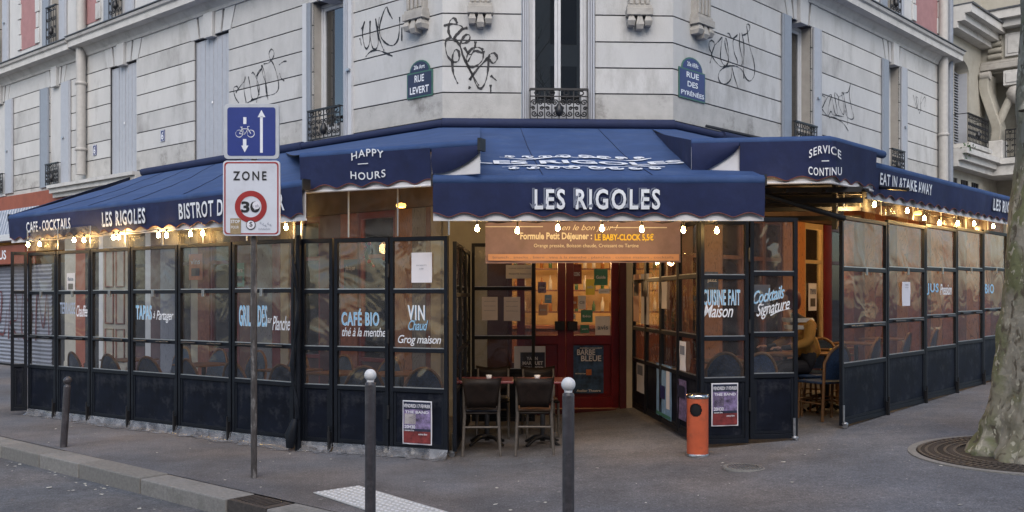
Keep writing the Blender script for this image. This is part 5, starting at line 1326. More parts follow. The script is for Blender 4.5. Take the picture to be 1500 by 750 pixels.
for k, x0, x1, y0, y1, m, lab in rw:
    FF = SCR[k][1]; its = [('box', .15, .85, .55, .85, {'paper': 'letter_grey', 'poster_sky': 'paper'}.get(m, 'poster_dark'))] if k != 'E1' or m == 'poster_sky' else []
    if m == 'poster_sky': its = [('box', .3, .6, .35, .6, 'enamel_blue'), ('box', .7, .92, .2, .9, 'paper'), ('box', .02, .98, .02, .08, 'poster_green')]
    poster(FF, x0, x1, y0, y1, m, lab, .012, its, nm='flyer', cat='flyer')
# hanging banner
FB = Fr((711-750)*10.3/FPX, 10.3, 0, 1, -.0)
a, b = 0, FB.s_(997); z0, z1 = FB.z_(850, 386), FB.z_(850, 326)
mb = MB(); nx = 40; vs = []
for i in range(nx+1):
    for j in range(5): u = i/nx; vs.append((a+(b-a)*u, .012*math.sin(u*19+j*.6), z0+(z1-z0)*j/4+.012*u))
mb.add(vs, [(5*i+j, 5*i+5+j, 5*i+6+j, 5*i+1+j) for i in range(nx) for j in range(4)], 0, True)
bn = mb.build('fabric_banner', 'banner', None, FB); tagt(bn, 'plum breakfast banner hanging over the entrance', 'banner')
H_ = z1-z0; W_ = b-a
mb = MB(); mb.box(.03, W_-.02, -.016, -.015, z0+.03, z0+.10); mb.build('peach_band', 'peach', bn)
put_text('brunch . snacks . biere . vins à la menthe . planches . cuisine maison . cocktails', FB, .08, z0+.045, W_-.16, .035, 'banner', bn, y=-.018, bold=0)
put_text('Formule Petit Déjeuner :', FB, FB.s_(762), FB.z_(800, 354), FB.s_(867)-FB.s_(762), .098, 'paper_bright', bn, y=-.018, bold=.03)
put_text('LE BABY-CLOCK 5,5€', FB, FB.s_(871), FB.z_(800, 354), FB.s_(957)-FB.s_(871), .085, 'yellow_txt', bn, y=-.018, bold=.03)
put_text('Orange pressée, Boisson chaude, Croissant ou Tartine', FB, FB.s_(782), FB.z_(800, 364), FB.s_(935)-FB.s_(782), .05, 'paper_bright', bn, y=-.018)
put_text('en le bon jour !', FB, FB.s_(823), FB.z_(800, 340), FB.s_(905)-FB.s_(823), .08, 'paper_bright', bn, y=-.018, shear=.4)
mb = MB(); mb.box(0, .62, -.017, -.015, z1-.05, z1-.04); mb.box(W_-.75, W_-.15, -.017, -.015, z1-.06, z1-.05); mb.build('rule', 'letter', bn)

for F_, px0, px1, py0, py1, m, lab, tx in ((LF, 277, 297, 372, 410, 'poster_orange', 'orange framed print on the cafe wall behind the left terrace', 'vins'), (LF, 504, 524, 380, 425, 'sign_black', 'black chalk board on the brick pier behind the CAFE BIO door', 'plat du jour'),
        (LF, 345, 358, 385, 420, 'poster_green', 'green framed print on the cafe wall near the sign post', 'biere'), (LF, 98, 110, 400, 428, 'paper_warm', 'pale torn poster on the orange pillar at the left', 'fete'), (RF, 1032, 1052, 398, 440, 'poster_blue', 'blue print on the wavy wood beside the Cuisine door', 'jazz'),
        (RF, 1184, 1196, 415, 455, 'paper_warm', 'pale paper on the window in the side opening', 'menu'), (RF, 1264, 1273, 400, 440, 'paper_warm', 'menu sheet on the wall inside the right terrace', 'carte'), (RF, 1312, 1321, 405, 440, 'poster_red', 'red print on the orange pilaster inside the right terrace', 'bar')):
    poster(F_, px0, px1, py0, py1, m, lab, .04, [('text', tx, .15, .85, .6, .8, 'paper' if 'paper' not in m else 'letter_grey'), ('box', .2, .8, .15, .45, 'legwood')], nm='wall_print', cat='print')
# ================================================================== FURNITURE
def cafe_chair(F, label, seatm, group='dark wooden chairs at the outdoor tables'):
    """dark bentwood chair, back at -y side, seat front at +y"""
    t = thing('cafe_chair', label, 'chair', F, group)
    mb = MB(); mb.box(-.20, .20, -.02, .36, .43, .455); s_ = mb.build('seat', 'darkwood', t, F, bevel=.012)
    mb = MB(); mb.box(-.18, .18, .0, .34, .455, .485); mb.build('cushion', seatm, s_, F, bevel=.014)
    vs = []; nx = 10
    for y_ in (0, .018):
        for j in range(5):
            for i in range(nx+1):
                u = i/nx*2-1; v = j/4; hw = .150+.062*v
                vs.append((u*hw, -.06+.05*u*u*-1-.04*v+y_, .51+v*.31+(.022*u*u-.008 if j == 4 else 0)))
    N_ = (nx+1)*5; fs = []
    for j in range(4):
        for i in range(nx):
            q = j*(nx+1)+i; fs += [(q, q+1, q+nx+2, q+nx+1), (N_+q, N_+q+nx+1, N_+q+nx+2, N_+q+1)]
    for i in range(nx): q = 4*(nx+1)+i; fs += [(q, q+1, N_+q+1, N_+q), (i+1, i, N_+i, N_+i+1)]
    for j in range(4): q = j*(nx+1); fs += [(q+nx+1, q, N_+q, N_+q+nx+1), (q+nx, q+2*nx+1, N_+q+2*nx+1, N_+q+nx)]
    mb = MB(); mb.add(vs, fs, 0, True); mb.build('backrest', 'darkwood', t, F)
    for sx in (-1, 1):
        mb = MB(); mb.tube([(sx*.185, -.10, .80), (sx*.185, -.055, .5), (sx*.18, -.03, .43), (sx*.20, -.11, 0)], [.013, .016, .019, .014], 8); mb.build('leg', 'legwood', t, F)
        mb = MB(); mb.tube([(sx*.18, .33, .43), (sx*.19, .35, 0)], [.019, .014], 8); mb.build('leg', 'legwood', t, F)
        mb = MB(); mb.tube([(sx*.185, -.06, .26), (sx*.185, .33, .26)], .011, 6); mb.build('stretcher', 'legwood', t, F)
    mb = MB(); mb.tube([(-.185, -.05, .30), (.185, -.05, .30)], .012, 6); mb.build('stretcher', 'legwood', t, F)
    return t
def cafe_table(F, label, top='table_red', group='square tables with cast iron feet', w_=.30):
    t = thing('cafe_table', label, 'table', F, group)
    mb = MB(); mb.box(-w_, w_, -w_, w_, .72, .745); mb.build('tabletop', top, t, F, bevel=.006)
    mb = MB(); mb.tube([(0, 0, .05), (0, 0, .72)], .03, 10); mb.build('column', 'iron', t, F)
    for k in range(4):
        a = PI/4+k*PI/2; mb = MB(); mb.tube([(0, 0, .10), (.12*math.cos(a), .12*math.sin(a), .09), (.26*math.cos(a), .26*math.sin(a), .02)], [.03, .022, .018], 8); mb.build('foot', 'iron', t, F)
    return t
def cup(F, label, m='ballwhite'):
    mb = MB(); mb.lathe([(.001, 0), (.025, 0), (.035, .05), (.033, .05), (.022, .006)], (0, 0, 0), 12); o = mb.build('cup', m, None, F); tagt(o, label, 'cup')
X = lambda px, Y: (px-CX)*Y/FPX
cafe_chair(Fr(X(705, 10.1), 10.15, 0, 1, .04), 'near left dark chair with black seat, back to the street', 'seat_black')
cafe_chair(Fr(X(783, 10.1), 10.12, g(.2), 1, -.02), 'near right dark chair with brown seat, back to the street', 'seat_brown')
cafe_chair(rot(Fr(X(722, 11.5), 11.6), PI), 'far left dark chair facing the street behind the table', 'seat_black')
cafe_chair(rot(Fr(X(790, 11.5), 11.55), PI+.1), 'far right dark chair facing the street behind the table', 'seat_brown')
cafe_table(Fr(X(713, 10.75), 10.85), 'left outdoor table with pale top edge between the dark chairs', 'table_red')
cafe_table(Fr(X(795, 10.75), 10.80), 'right outdoor table with red top between the dark chairs', 'table_red')
cup(Fr(X(716, 10.75), 10.80, .746), 'white cup on the left outdoor table'); cup(Fr(X(787, 10.75), 10.78, .746), 'white cup on the right outdoor table')
def rattan_proto():
    t = link('rattan_chair', None, None, Fr(0, 0)); F = Fr(0, 0)
    mb = MB(); mb.box(-.21, .21, -.02, .38, .43, .46); mb.build('seat', 'weave_blue', t, F, bevel=.01)
    vs = []; nx = 10
    for y_ in (0, .02):
        for j in range(6):
            for i in range(nx+1):
                u = i/nx*2-1; v = j/5; hh = .38*math.sqrt(max(.0, 1-.75*u*u))
                vs.append((u*.20, -.05-.05*v+.05*(u*u)+y_, .48+hh*v))
    N_ = (nx+1)*6; fs = []
    for j in range(5):
        for i in range(nx):
            q = j*(nx+1)+i; fs += [(q, q+1, q+nx+2, q+nx+1), (N_+q, N_+q+nx+1, N_+q+nx+2, N_+q+1)]
    mb = MB(); mb.add(vs, fs, 0, True); mb.build('backrest', 'weave_blue', t, F)
    P = [(-.215, -.02, 0), (-.20, -.03, .45)]+[(u*.21, -.10+.05*u*u, .48+.40*math.sqrt(max(0, 1-.75*u*u))) for u in [i/6-1 for i in range(13)]]+[(.20, -.03, .45), (.215, -.02, 0)]
    mb = MB(); mb.tube(P, .018, 8); mb.build('back_frame', 'rattan', t, F)
    for sx in (-1, 1): mb = MB(); mb.tube([(sx*.19, .36, .44), (sx*.20, .37, 0)], .014, 8); mb.build('leg', 'rattan', t, F)
    for sx in (-1, 1): mb = MB(); mb.tube([(sx*.205, -.02, .2), (sx*.2, .36, .2)], .010, 6); mb.build('stretcher', 'rattan', t, F)
    mb = MB(); mb.tube([(-.2, .36, .24), (.2, .36, .24)], .010, 6); mb.build('stretcher', 'rattan', t, F)
    return t
def copy_tree(o, F, label, cat, group):
    c = o.copy(); C.objects.link(c); c.matrix_local = F.m; c['label'] = label; c['category'] = cat; c['group'] = group
    for ch in o.children:
        d = ch.copy(); C.objects.link(d); d.parent = c; d.matrix_local = ch.matrix_local.copy()
    return c
proto = rattan_proto()
G1 = 'blue rattan bistro chairs inside the terrace'
spots = []
LTt = lambda s, y: FT.at(s, y)
LTot = FT.s_(433)
ord_ = ['far left', 'second', 'third', 'fourth', 'fifth', 'sixth']
first = True
def place_rattan(F, label):
    global first
    if first:
        first = False; proto.matrix_local = F.m; proto['label'] = label; proto['category'] = 'chair'; proto['group'] = G1
    else: copy_tree(proto, F, label, 'chair', G1)
for i in range(6):
    s = .5+i*.86
    p = FT.at(s, .45); place_rattan(rot(Fr(p.x, p.y, 0, FT.u.x, FT.u.y), .15*((i % 3)-1)), f'rattan chair close behind the left screens, {ord_[i]} from the left end')
    p = FT.at(s+.2, 2.0); place_rattan(rot(Fr(p.x, p.y, 0, FT.u.x, FT.u.y), PI), f'rattan chair by the cafe wall in the left terrace, {ord_[i]} from the left end')
    if i % 2 == 0 or i == 5:
        p = FT.at(s+.1, 1.2); cafe_table(Fr(p.x, p.y, 0, FT.u.x, FT.u.y), f'wooden table inside the left terrace, {ord_[i]} bay from the left end', 'rattan', 'wooden tables inside the terrace')
place_rattan(rot(Fr(-1.7, 11.0), .1), 'rattan chair behind the CAFE BIO door leaf'); place_rattan(rot(Fr(-1.0, 10.8), .1), 'rattan chair behind the VIN door leaf')
cafe_table(Fr(-1.35, 11.7), 'wooden table behind the CAFE BIO and VIN doors', 'rattan', 'wooden tables inside the terrace')
for i in range(4):
    s = 1.0+i*1.15; p = FQ.at(s, .5); place_rattan(rot(Fr(p.x, p.y, g(p.x), FQ.u.x, FQ.u.y), .1), f'rattan chair close behind the right screens, {["first","second","third","fourth"][i]} from the opening')
    p = FQ.at(s, 1.15); cafe_table(Fr(p.x, p.y, g(p.x), FQ.u.x, FQ.u.y), f'wooden table inside the right terrace, {["first","second","third","fourth"][i]} from the opening', 'rattan', 'wooden tables inside the terrace')
p = Vector((X(1222, 11.2), 11.2, 0)); p.z = g(p.x); place_rattan(rot(Fr(p.x, p.y, p.z), .5), 'rattan chair standing in the side opening beside the open screen')
p = Vector((X(1205, 12.6), 12.7, 0)); p.z = g(p.x); place_rattan(rot(Fr(p.x, p.y, p.z), 2.6), 'rattan chair across the small table in the side opening')
p = Vector((X(1213, 11.9), 11.95, 0)); p.z = g(p.x); cafe_table(Fr(p.x, p.y, p.z), 'small table with yellow cup in the side opening', 'rattan', 'wooden tables inside the terrace', .25)
cup(Fr(X(1219, 11.9), 11.9, p.z+.746), 'yellow cup on the small table in the side opening', 'yellow_txt')
for i, s in enumerate((.35, 1.0)):
    p = Vector((2.2+s*.6, 10.9, g(2.5))); place_rattan(rot(Fr(p.x, p.y, p.z), .2*i), ['rattan chair behind the CUISINE FAIT Maison door', 'rattan chair behind the Cocktails Signature door'][i])
cafe_table(Fr(2.55, 11.6, g(2.5)), 'wooden table behind the Cuisine and Cocktails doors', 'rattan', 'wooden tables inside the terrace')
# terrace floor mats are plain pavement; menu card on a table
for px, Y, z in ((402, 11.6, .76),):
    mb = MB(); mb.box(0, .18, 0, .12, 0, .05); o = mb.build('menu_card', 'paper', None, Fr(X(px, Y), Y, z)); tagt(o, 'white menu card on a table in the left terrace', 'menu')
# ---------------------------------------------------------------- person
def person():
    Y = 11.75; x = X(1179, Y); z = g(x)
    F = rot(Fr(x, Y, z), 0); t = thing('person', 'person with red hair in yellow and white jacket seated on a stool', 'person', F)
    def skin(name, pts, edges, radii, m, sub=2):
        me = bpy.data.meshes.new(name); me.from_pydata(pts, edges, []); me.update()
        o = link(name, me, t, F); md = o.modifiers.new('skin', 'SKIN')
        for i, r in enumerate(radii): me.skin_vertices[0].data[i].radius = (r, r) if not isinstance(r, tuple) else r
        me.skin_vertices[0].data[0].use_root = True
        o.modifiers.new('sub', 'SUBSURF').render_levels = sub
        me.materials.append(M[m]); return o
    def sk(name, pts, edges, radii, m):
        me = bpy.data.meshes.new(name); me.from_pydata(pts, edges, []); me.update(); me.materials.append(M[m])
        o = link(name, me, t, F)
        md = o.modifiers.new('skin', 'SKIN')
        if not me.skin_vertices:
            bm = bmesh.new(); bm.from_mesh(me); bm.verts.layers.skin.verify(); bm.to_mesh(me); bm.free()
        for i, r in enumerate(radii): me.skin_vertices[0].data[i].radius = (r, r) if not isinstance(r, tuple) else r
        me.skin_vertices[0].data[0].use_root = True
        s2 = o.modifiers.new('sub', 'SUBSURF'); s2.levels = 1; s2.render_levels = 2
        return o
    # seated, leaning forward to the left over the table, seen from behind right; pelvis at .62
    P = [(0.06, 0, .62), (.03, 0, .80), (-.03, -.01, .98), (-.09, -.02, 1.13), (-.13, -.03, 1.21), (-.16, -.04, 1.27),   # spine, neck
         (.02, -.16, 1.10), (-.06, -.30, .90), (-.28, -.26, .84), (-.36, -.25, .84),   # near arm
         (-.10, .16, 1.10), (-.16, .26, .90), (-.36, .14, .84), (-.43, .12, .84),       # far arm
         (0.0, -.10, .60), (-.36, -.12, .60), (-.34, -.12, .14), (-.44, -.12, .08),
         (0.0, .10, .60), (-.36, .12, .60), (-.38, .12, .14), (-.48, .12, .08)]
    E = [(0, 1), (1, 2), (2, 3), (3, 4), (4, 5), (3, 6), (6, 7), (7, 8), (8, 9), (3, 10), (10, 11), (11, 12), (12, 13), (0, 14), (14, 15), (15, 16), (16, 17), (0, 18), (18, 19), (19, 20), (20, 21)]
    R = [.14, .14, .15, .13, .055, .05, .075, .05, .038, .03, .075, .05, .038, .03, .10, .07, .05, .04, .10, .07, .05, .04]
    sk('body', P, E, R, 'trouser')
    # jacket over the torso and sleeves
    P2 = [(0.07, 0, .66), (.03, 0, .82), (-.03, -.01, .99), (-.09, -.02, 1.13), (-.125, -.03, 1.19), (.02, -.17, 1.10), (-.06, -.31, .90), (-.27, -.265, .845), (-.10, .17, 1.10), (-.16, .27, .90), (-.35, .145, .845)]
    sk('jacket', P2, [(0, 1), (1, 2), (2, 3), (3, 4), (3, 5), (5, 6), (6, 7), (3, 8), (8, 9), (9, 10)], [.165, .165, .17, .15, .07, .09, .064, .05, .09, .064, .05], 'jacket_yellow')
    mb = MB()
    for a in range(2):
        z = 1.06+a*.085; mb.lathe([(.188, 0), (.192, .025), (.184, .05)], (-.055-.025*a, -.015, z), 18, lean=(-.4, 0))
    mb.build('jacket_stripe', 'jacket_white', t, F)
    mb = MB(); prof = [(.001, -.115), (.045, -.10), (.068, -.05), (.078, 0), (.078, .05), (.06, .095), (.001, .115)]; mb.lathe(prof, (-.19, -.04, 1.40), 16)
    mb.lathe([(.012, -.02), (.015, 0), (.004, .02)], (-.27, -.04, 1.39), 8)
    for sy in (-1, 1): mb.lathe([(.001, -.03), (.016, 0), (.001, .03)], (-.19, -.04+sy*.078, 1.39), 8)
    hd = mb.build('head', 'skin', t, F)
    mb = MB(); 
    for sy in (-1, 1): mb.lathe([(.001, -.008), (.009, 0), (.001, .008)], (-.262, -.04+sy*.03, 1.405), 6)
    mb.build('eye', 'sign_black', hd, F)
    mb = MB(); mb.box(-.262, -.255, -.065, -.015, 1.345, 1.352); mb.build('mouth', 'poster_red', hd, F)
    mb = MB(); vs0 = len(mb.v)
    mb.lathe([(.085, -.10), (.105, -.04), (.108, .03), (.095, .09), (.05, .135), (.001, .145)], (-.168, -.04, 1.405), 18)
    mb.v = [(max(x, -.235) if zz_ < 1.44 else x, y, zz_+.006*math.sin(y*120+x*90)) for x, y, zz_ in mb.v]
    mb.build('hair', 'hair_red', t, F)
    for j, (hx, hy, hz) in enumerate(((-.36, -.25, .84), (-.43, .12, .84))):
        mb = MB(); mb.lathe([(.001, -.02), (.032, -.012), (.036, 0), (.03, .012), (.001, .018)], (hx-.04, hy, hz), 10)
        for f_, (dy, ln) in enumerate(((-.026, .065), (-.009, .075), (.008, .07), (.024, .055))):
            mb.tube([(hx-.06, hy+dy, hz+.004), (hx-.06-ln*.6, hy+dy*1.2, hz+.004), (hx-.06-ln, hy+dy*1.2, hz-.02)], [.009, .008, .006], 6)
        mb.tube([(hx-.03, hy+(.03 if j == 0 else -.03), hz), (hx-.07, hy+(.05 if j == 0 else -.05), hz-.005)], [.010, .007], 6)
        mb.build('hand', 'skin', t, F)
    # stool
    s_ = thing('bar_stool', 'rattan stool under the person in the yellow jacket', 'stool', F)
    mb = MB(); mb.lathe([(.001, .47), (.19, .47), (.2, .49), (.19, .51), (.001, .51)], (.06, 0, 0), 18); mb.build('seat', 'weave_blue', s_, F)
    for k in range(4):
        a = PI/4+k*PI/2; mb = MB(); mb.tube([(.06+.13*math.cos(a), .13*math.sin(a), .47), (.06+.2*math.cos(a), .2*math.sin(a), 0)], .014, 8); mb.build('leg', 'rattan', s_, F)
    mb = MB(); mb.tube([(.06+.18*math.cos(q*PI/8), .18*math.sin(q*PI/8), .18) for q in range(17)], .009, 6, cap=False); mb.build('ring', 'rattan', s_, F)
person()
# garland in the CAFE BIO door
TT, FF, _ = SCR['D0']; t = thing('garland', 'small garland of red baubles behind the CAFE BIO pane', 'garland', FF)
for px, py, r in ((541, 357, .022), (536, 362, .016), (541, 383, .024), (547, 390, .018), (533, 377, .013), (562, 380, .014)):
    mb = MB(); mb.lathe([(.001, -r), (r*.7, -r*.7), (r, 0), (r*.7, r*.7), (.001, r)], (FF.s_(px, -.08), .08, FF.z_(px, py, -.08)), 10); mb.build('bauble', 'garland_red', t, FF)
mb = MB(); mb.tube([(FF.s_(px, -.08), .09, FF.z_(px, py, -.08)) for px, py in catmull([(535, 352), (540, 362), (536, 375), (545, 390)], 5)], .02, 6); mb.build('tinsel', 'leaf', t, FF)

# ================================================================== BIN
p = Vector((X(1021, 9.45), 9.42, 0)); p.z = g(p.x); F = Fr(p.x, p.y, p.z); t = thing('ashtray_bin', 'orange cylindrical bin with steel rim beside the lettered door', 'bin', F)
n = 84; R = .105; Zs = [.02, .10, .2, .3]+[.38+.008*i for i in range(20)]+[.545, .57]
vs = [(R*math.cos(2*PI*j/n), R*math.sin(2*PI*j/n), z) for z in Zs for j in range(n)]
fs = []
for i in range(len(Zs)-1):
    for j in range(n):
        an = 2*PI*(j+.5)/n; zc = (Zs[i]+Zs[i+1])/2; da = (an-(-PI/2-.38)) % (2*PI); da = min(da, 2*PI-da)
        if ((da*R)/.062)**2+((zc-.46)/.066)**2 < 1: continue
        fs.append((i*n+j, i*n+(j+1) % n, (i+1)*n+(j+1) % n, (i+1)*n+j))
mb = MB(); mb.add(vs, fs, 0, True); mb.build('body', 'orange_bin', t, F)
mb = MB(); mb.lathe([(.001, .25), (R-.012, .26), (R-.012, .56)], (0, 0, 0), 24); mb.build('inner_liner', 'dark', t, F)
mb = MB(); mb.lathe([(R+.004, .57), (R+.008, .585), (R+.002, .605), (R-.02, .612), (R-.03, .60), (.001, .585)], (0, 0, 0), 32); mb.build('rim', 'chrome', t, F)
mb = MB(); mb.lathe([(R+.002, .0), (R+.003, .02), (R, .025)], (0, 0, 0), 32); mb.build('base_ring', 'steel', t, F)
# ================================================================== BOLLARDS
def bollard(F, h, r, rb, label, white=True, lean=(0, 0), hc=0):
    t = thing('bollard', label, 'bollard', F, 'bollards on the pavement')
    mb = MB(); zc = h-rb*2+.0
    mb.lathe([(r*1.02, -.1), (r, .3), (r, zc-.03), (r*.95, zc-.012), (r*.6, zc-.005), (r*.55, zc+.01)], (0, 0, 0), 24, lean=lean); mb.build('shaft', 'bollard', t, F)
    mb = MB(); c = zc+rb; mb.lathe([(rb*math.sin(PI*i/12)+.0001, c-rb*math.cos(PI*i/12)) for i in range(13)], (0, 0, 0), 24, lean=lean)
    mb.lathe([(r*.62, zc-.01), (r*.7, zc+.006), (r*.55, zc+.014)], (0, 0, 0), 20, lean=lean)
    mb.build('ball', 'ballwhite' if white else 'bollard', t, F)
bollard(Fr(X(542.5, 6.45), 6.45), 1.2, .0365, .041, 'bollard with clean white ball in front of the VIN door')
bollard(Fr(X(832.5, 5.75), 5.75, 0), 1.205, .0365, .043, 'bollard with scuffed white ball right of the outdoor chairs')
p = ground_pt(93, 655); bollard(Fr(p.x, p.y), .79, .038, .045, 'short leaning dark bollard by the left kerb', white=False, lean=(.062, 0))
# ================================================================== ROAD SIGN
p = ground_pt(372, 700); F = Fr(p.x, p.y, 0); t = thing('road_sign', 'scuffed sign post carrying a cycle lane sign above a ZONE 30 sign', 'road sign', F)
mb = MB(); mb.tube([(0, 0, -.05), (0, 0, 3.45)], .029, 16); mb.build('pole', 'pole', t, F)
def rrect(x0, x1, z0, z1, r, n=5):
    P = []
    for cx, cz, a0 in ((x1-r, z0+r, -PI/2), (x1-r, z1-r, 0), (x0+r, z1-r, PI/2), (x0+r, z0+r, PI)):
        P += [(cx+r*math.cos(a0+PI/2*i/n), cz+r*math.sin(a0+PI/2*i/n)) for i in range(n+1)]
    return P
def plate(x0, x1, z0, z1, r, y0, y1, m, par, nm): mb = MB(); mb.prism(rrect(x0, x1, z0, z1, r), y0, y1); return mb.build(nm, m, par, F, bevel=.002 if y1-y0 > .01 else 0)
k = F.o.y/FPX
def fx(px): return F.s_(px, .05)
def fz(py): return F.z_(372, py, .05)
up = plate(fx(328.5), fx(409), fz(233), fz(152.5), .035, -.06, -.035, 'sign_grey', t, 'cycle_sign')
plate(fx(333.5), fx(404), fz(228.5), fz(157.5), .025, -.062, -.060, 'sign_blue', up, 'blue_field')
mb = MB()
def boxpx(mb, x0, x1, y0, y1, y=-.064): mb.box(fx(x0), fx(x1), y, y+.0015, fz(y1), fz(y0))
boxpx(mb, 381.5, 385.5, 171, 224); mb.prism([(fx(378), fz(172)), (fx(389.2), fz(172)), (fx(383.5), fz(161.5))], -.064, -.0625)
boxpx(mb, 357, 361.5, 172, 182); boxpx(mb, 356.5, 361.5, 204, 213.5); mb.prism([(fx(354), fz(213.5)), (fx(359), fz(223.5)), (fx(364.5), fz(213.5))], -.064, -.0625)
mb.build('arrows', 'letter', up, F)
mb = MB()
def cir(cx, cy, r, wd, n=20): mb.ribbon([(fx(cx+r*math.cos(2*PI*i/n)), fz(cy+r*math.sin(2*PI*i/n))) for i in range(n+1)], wd, -.064)
cir(351, 196, 5.2, .006); cir(368, 196, 5.2, .006)
for P in ([(351, 196), (355, 189), (364, 189), (368, 196)], [(355, 189), (359, 197), (364, 189)], [(354, 186.5), (355.5, 189), (359, 197), (351, 196)], [(352.5, 186.5), (356, 186.5)], [(364, 189), (363, 186), (366, 185.5)]):
    mb.ribbon([(fx(x), fz(y)) for x, y in P], .007, -.064)
mb.build('bicycle_symbol', 'letter', up, F)
lo = plate(fx(327), fx(410.5), fz(345.5), fz(235.5), .035, -.06, -.035, 'sign_white', t, 'zone_sign')
mb = MB(); o_ = rrect(fx(329), fx(408.5), fz(343.5), fz(237.5), .032); i_ = rrect(fx(331), fx(406.5), fz(341.7), fz(239.5), .028); n = len(o_)
mb.add([(x, -.0615, z) for x, z in o_]+[(x, -.0615, z) for x, z in i_], [(i, (i+1) % n, n+(i+1) % n, n+i) for i in range(n)]); mb.build('red_border', 'sign_red', lo, F)
put_text('ZONE', F, fx(342), fz(264.5), fx(391)-fx(342), fz(251)-fz(264.5), 'sign_black', lo, y=-.064, bold=.02, space=1.35)
mb = MB(); c = (fx(368), fz(303)); Ro, Ri = (fx(391.5)-fx(368)), (fx(383.5)-fx(368)); n = 36
mb.add([(c[0]+r*math.cos(2*PI*i/n), -.063, c[1]+r*math.sin(2*PI*i/n)) for r in (Ro, Ri) for i in range(n)], [(i, (i+1) % n, n+(i+1) % n, n+i) for i in range(n)]); mb.build('red_ring', 'sign_red', lo, F)
put_text('30', F, fx(354), fz(311.5), fx(381.5)-fx(354), fz(295)-fz(311.5), 'sign_black', lo, y=-.064, bold=.035)
def disc(cx, cy, r, m, nm, y=-.066, par=lo): mb = MB(); mb.prism([(fx(cx)+r*math.cos(2*PI*i/20), fz(cy)+r*math.sin(2*PI*i/20)) for i in range(20)], y, y+.0015); return mb.build(nm, m, par, F)
d = disc(376, 301, .036, 'paper', 'round_sticker'); put_text('~ oh', F, fx(370), fz(304), .06, .03, 'letter_grey', d, y=-.068)
d = disc(368, 329.5, .045, 'sign_black', 'round_sticker'); disc(368, 329.5, .038, 'paper', 'sticker_face', -.068, d); put_text('$', F, fx(366), fz(333), .03, .05, 'sign_black', d, y=-.0695)
mb = MB(); mb.box(fx(338), fx(353.5), -.066, -.0645, fz(343), fz(320)); sk_ = mb.build('paper_sticker', 'sticker', lo, F); put_text('STOP', F, fx(339), fz(327), fx(352)-fx(339), .03, 'letter', sk_, y=-.068, bold=.02); put_text('POUR', F, fx(339.5), fz(335), .07, .025, 'letter', sk_, y=-.068)
mb = MB()
for i in range(5): x = 381+i*3.6; mb.ribbon([(fx(x+a), fz(y+b)) for (a, b), y in zip(((0, 0), (2, -2), (1, 1), (3, 1)), [327+((i*37) % 5)]*4)], .004, -.0645); mb.ribbon([(fx(x-2+a), fz(337+b)) for a, b in ((0, 0), (1, -3), (2, 0), (3, -2))], .003, -.0645)
mb.build('scribble', 'letter_grey', lo, F)
for z in (fz(246), fz(336), fz(165), fz(222)): 
    mb = MB(); mb.box(-.05, .05, -.035, .035, z-.015, z+.015); mb.build('clamp', 'steel', t, F)
# ================================================================== TREE AND GRATE
tc_ = Vector((4.85, 8.6, 0)); tz = g(tc_.x); F = Fr(tc_.x, tc_.y, tz)
t = thing('plane_tree', 'thick mottled plane tree trunk at the right edge of the pavement', 'tree', F)
prof = [(-.05, .66), (.03, .63), (.10, .585), (.22, .545), (.45, .505), (.8, .465), (1.3, .43), (2.0, .40), (3.0, .375), (4.0, .36), (5.0, .36), (6.0, .34)]
n = 72; vs = []
prof2 = []
for i in range(len(prof)-1):
    for q in range(7): f_ = q/7; prof2.append((prof[i][0]*(1-f_)+prof[i+1][0]*f_, prof[i][1]*(1-f_)+prof[i+1][1]*f_))
prof2.append(prof[-1])
for z, r in prof2:
    lx = .035*z
    for j in range(n):
        a = 2*PI*j/n; fl = max(0, 1-z/.7)
        rr = r*(1+.10*fl*math.sin(a*5+.6)+.10*NZ.noise(Vector((math.cos(a)*2, math.sin(a)*2, z*1.3)))+(.05+.10*fl)*NZ.noise(Vector((math.cos(a)*6, math.sin(a)*6, z*4)))+.02*NZ.noise(Vector((math.cos(a)*14, math.sin(a)*14, z*10))))
        vs.append((rr*math.cos(a)+lx, rr*math.sin(a), z))
m_ = len(prof2)
mb = MB(); mb.add(vs, [(i*n+j, i*n+(j+1) % n, (i+1)*n+(j+1) % n, (i+1)*n+j) for i in range(m_-1) for j in range(n)], 0, True)
rn = random.Random(5)
def branches(mb, p, d, r, L, depth, rn, minr=.012):
    pts = [p.copy()]; rs = [r]; q = p.copy(); dd = d.copy()
    for k in range(4):
        dd = (dd+Vector((rn.uniform(-.25, .25), rn.uniform(-.25, .25), rn.uniform(-.05, .2)))).normalized(); q = q+dd*L/4; pts.append(q.copy()); rs.append(r*(1-.12*(k+1)))
    mb.tube(pts, rs, 7 if r > .05 else 4)
    if depth > 0:
        for k in range(rn.choice((2, 3))):
            nd = (dd+Vector((rn.uniform(-.9, .9), rn.uniform(-.9, .9), rn.uniform(-.1, .6)))).normalized(); i = rn.choice((2, 3, 4)); branches(mb, pts[i], nd, rs[i]*.66, L*.74, depth-1, rn)
mb.build('trunk', 'bark', t, F)
mb = MB()
for d_ in ((-.5, .2, 1), (.6, -.2, 1), (.1, .7, 1), (-.2, -.7, 1)): branches(mb, Vector((.2, 0, 5.7)), Vector(d_).normalized(), .19, 2.6, 4, rn)
mb.build('crown', 'bark', t, F)
mb = MB(); mb.lathe([(.1, .0), (.08, .05), (.05, .09), (.001, .1)], (-.32, -.25, 3.05), 10); mb.v = [(x, y, z) for x, y, z in mb.v]; mb.build('burl', 'bark', t, F)
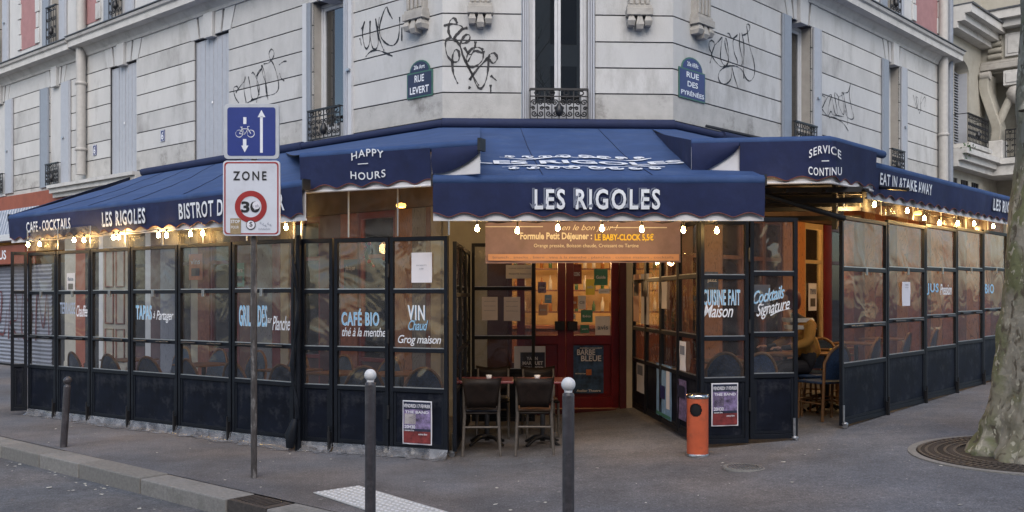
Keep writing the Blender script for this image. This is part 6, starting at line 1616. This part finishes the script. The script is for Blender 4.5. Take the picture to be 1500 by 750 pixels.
# grate
gc = Vector((4.78, 8.62, 0)); slope_x = (g(5.9)-g(3.7))/2.2; 
F = Fr(gc.x, gc.y, g(gc.x)+.006); t = thing('tree_grate', 'round rusty cast iron grate around the plane tree', 'tree grate', F)
def disc_ring(r0, r1, z0, z1, a0=0, a1=2*PI, n=64):
    mb = MB(); vs = []; m = max(2, int(n*(a1-a0)/(2*PI)))
    for i in range(m+1):
        a = a0+(a1-a0)*i/m
        for r, z in ((r0, z0), (r0, z1), (r1, z1), (r1, z0)): vs.append((r*math.cos(a), r*math.sin(a), z+r*math.cos(a)*slope_x))
    mb.add(vs, [(4*i+j, 4*i+(j+1) % 4, 4*i+4+(j+1) % 4, 4*i+4+j) for i in range(m) for j in range(4)]); return mb
disc_ring(1.05, 1.12, -.01, .006).build('edge_ring', 'granite', t, F)
disc_ring(0, 1.05, -.01, -.004).build('soil_bed', 'soil', t, F)
for k, r in enumerate((.72, .80, .88, .96, 1.02)): disc_ring(r-.012, r+.012, -.003, .012).build('ring_bar', 'cast', t, F)
nr = 88
mb0 = MB(); mb0.box(.70, 1.03, -.008, .008, -.002, .013)
me0 = mb0.mesh('radial_bar', 'cast')
for k in range(nr):
    a = 2*PI*k/nr; Fk = rot(F, a); Fk.m = F.m @ Matrix.Rotation(math.atan(-slope_x), 4, 'Y') @ Matrix.Rotation(a, 4, 'Z'); link('radial_bar', me0, t, Fk)
# ================================================================== BEHIND THE CAMERA: the opposite side of the crossing (seen only in reflections)
op = thing('opposite_building', 'plain apartment building across the crossing', 'building', Fr(0, -16))
mb = MB(); Fo = Fr(24, -16, 0, -1, 0); mb.box(0, 48, 0, 6, -.14, 16.5); mb.build('wall', 'opposite', op, Fo)
for i in range(14):
    for j in range(4):
        mb = MB(); mb.box(2+i*3.3, 3.2+i*3.3, -.03, .01, 3.8+j*3.1, 5.9+j*3.1); mb.build('window', 'opp_glass', op, Fo)
tr = thing('bare_tree', 'leafless street tree across the pavement behind the viewer', 'tree', Fr(1.3, -3.0))
rn2 = random.Random(11); mb = MB(); mb.tube([(0, 0, -.1), (.1, 0, 2), (0, .1, 4.5)], [.24, .2, .17], 12); mb.build('trunk', 'bark_opp', tr)
mb = MB()
for d_ in ((-.7, .2, 1), (.5, -.3, 1.2), (.05, .5, 1.6), (-.2, -.5, 1.2)): branches(mb, Vector((0, .1, 4.4)), Vector(d_).normalized(), .13, 2.8, 4, rn2)
mb.build('crown', 'bark_opp', tr)
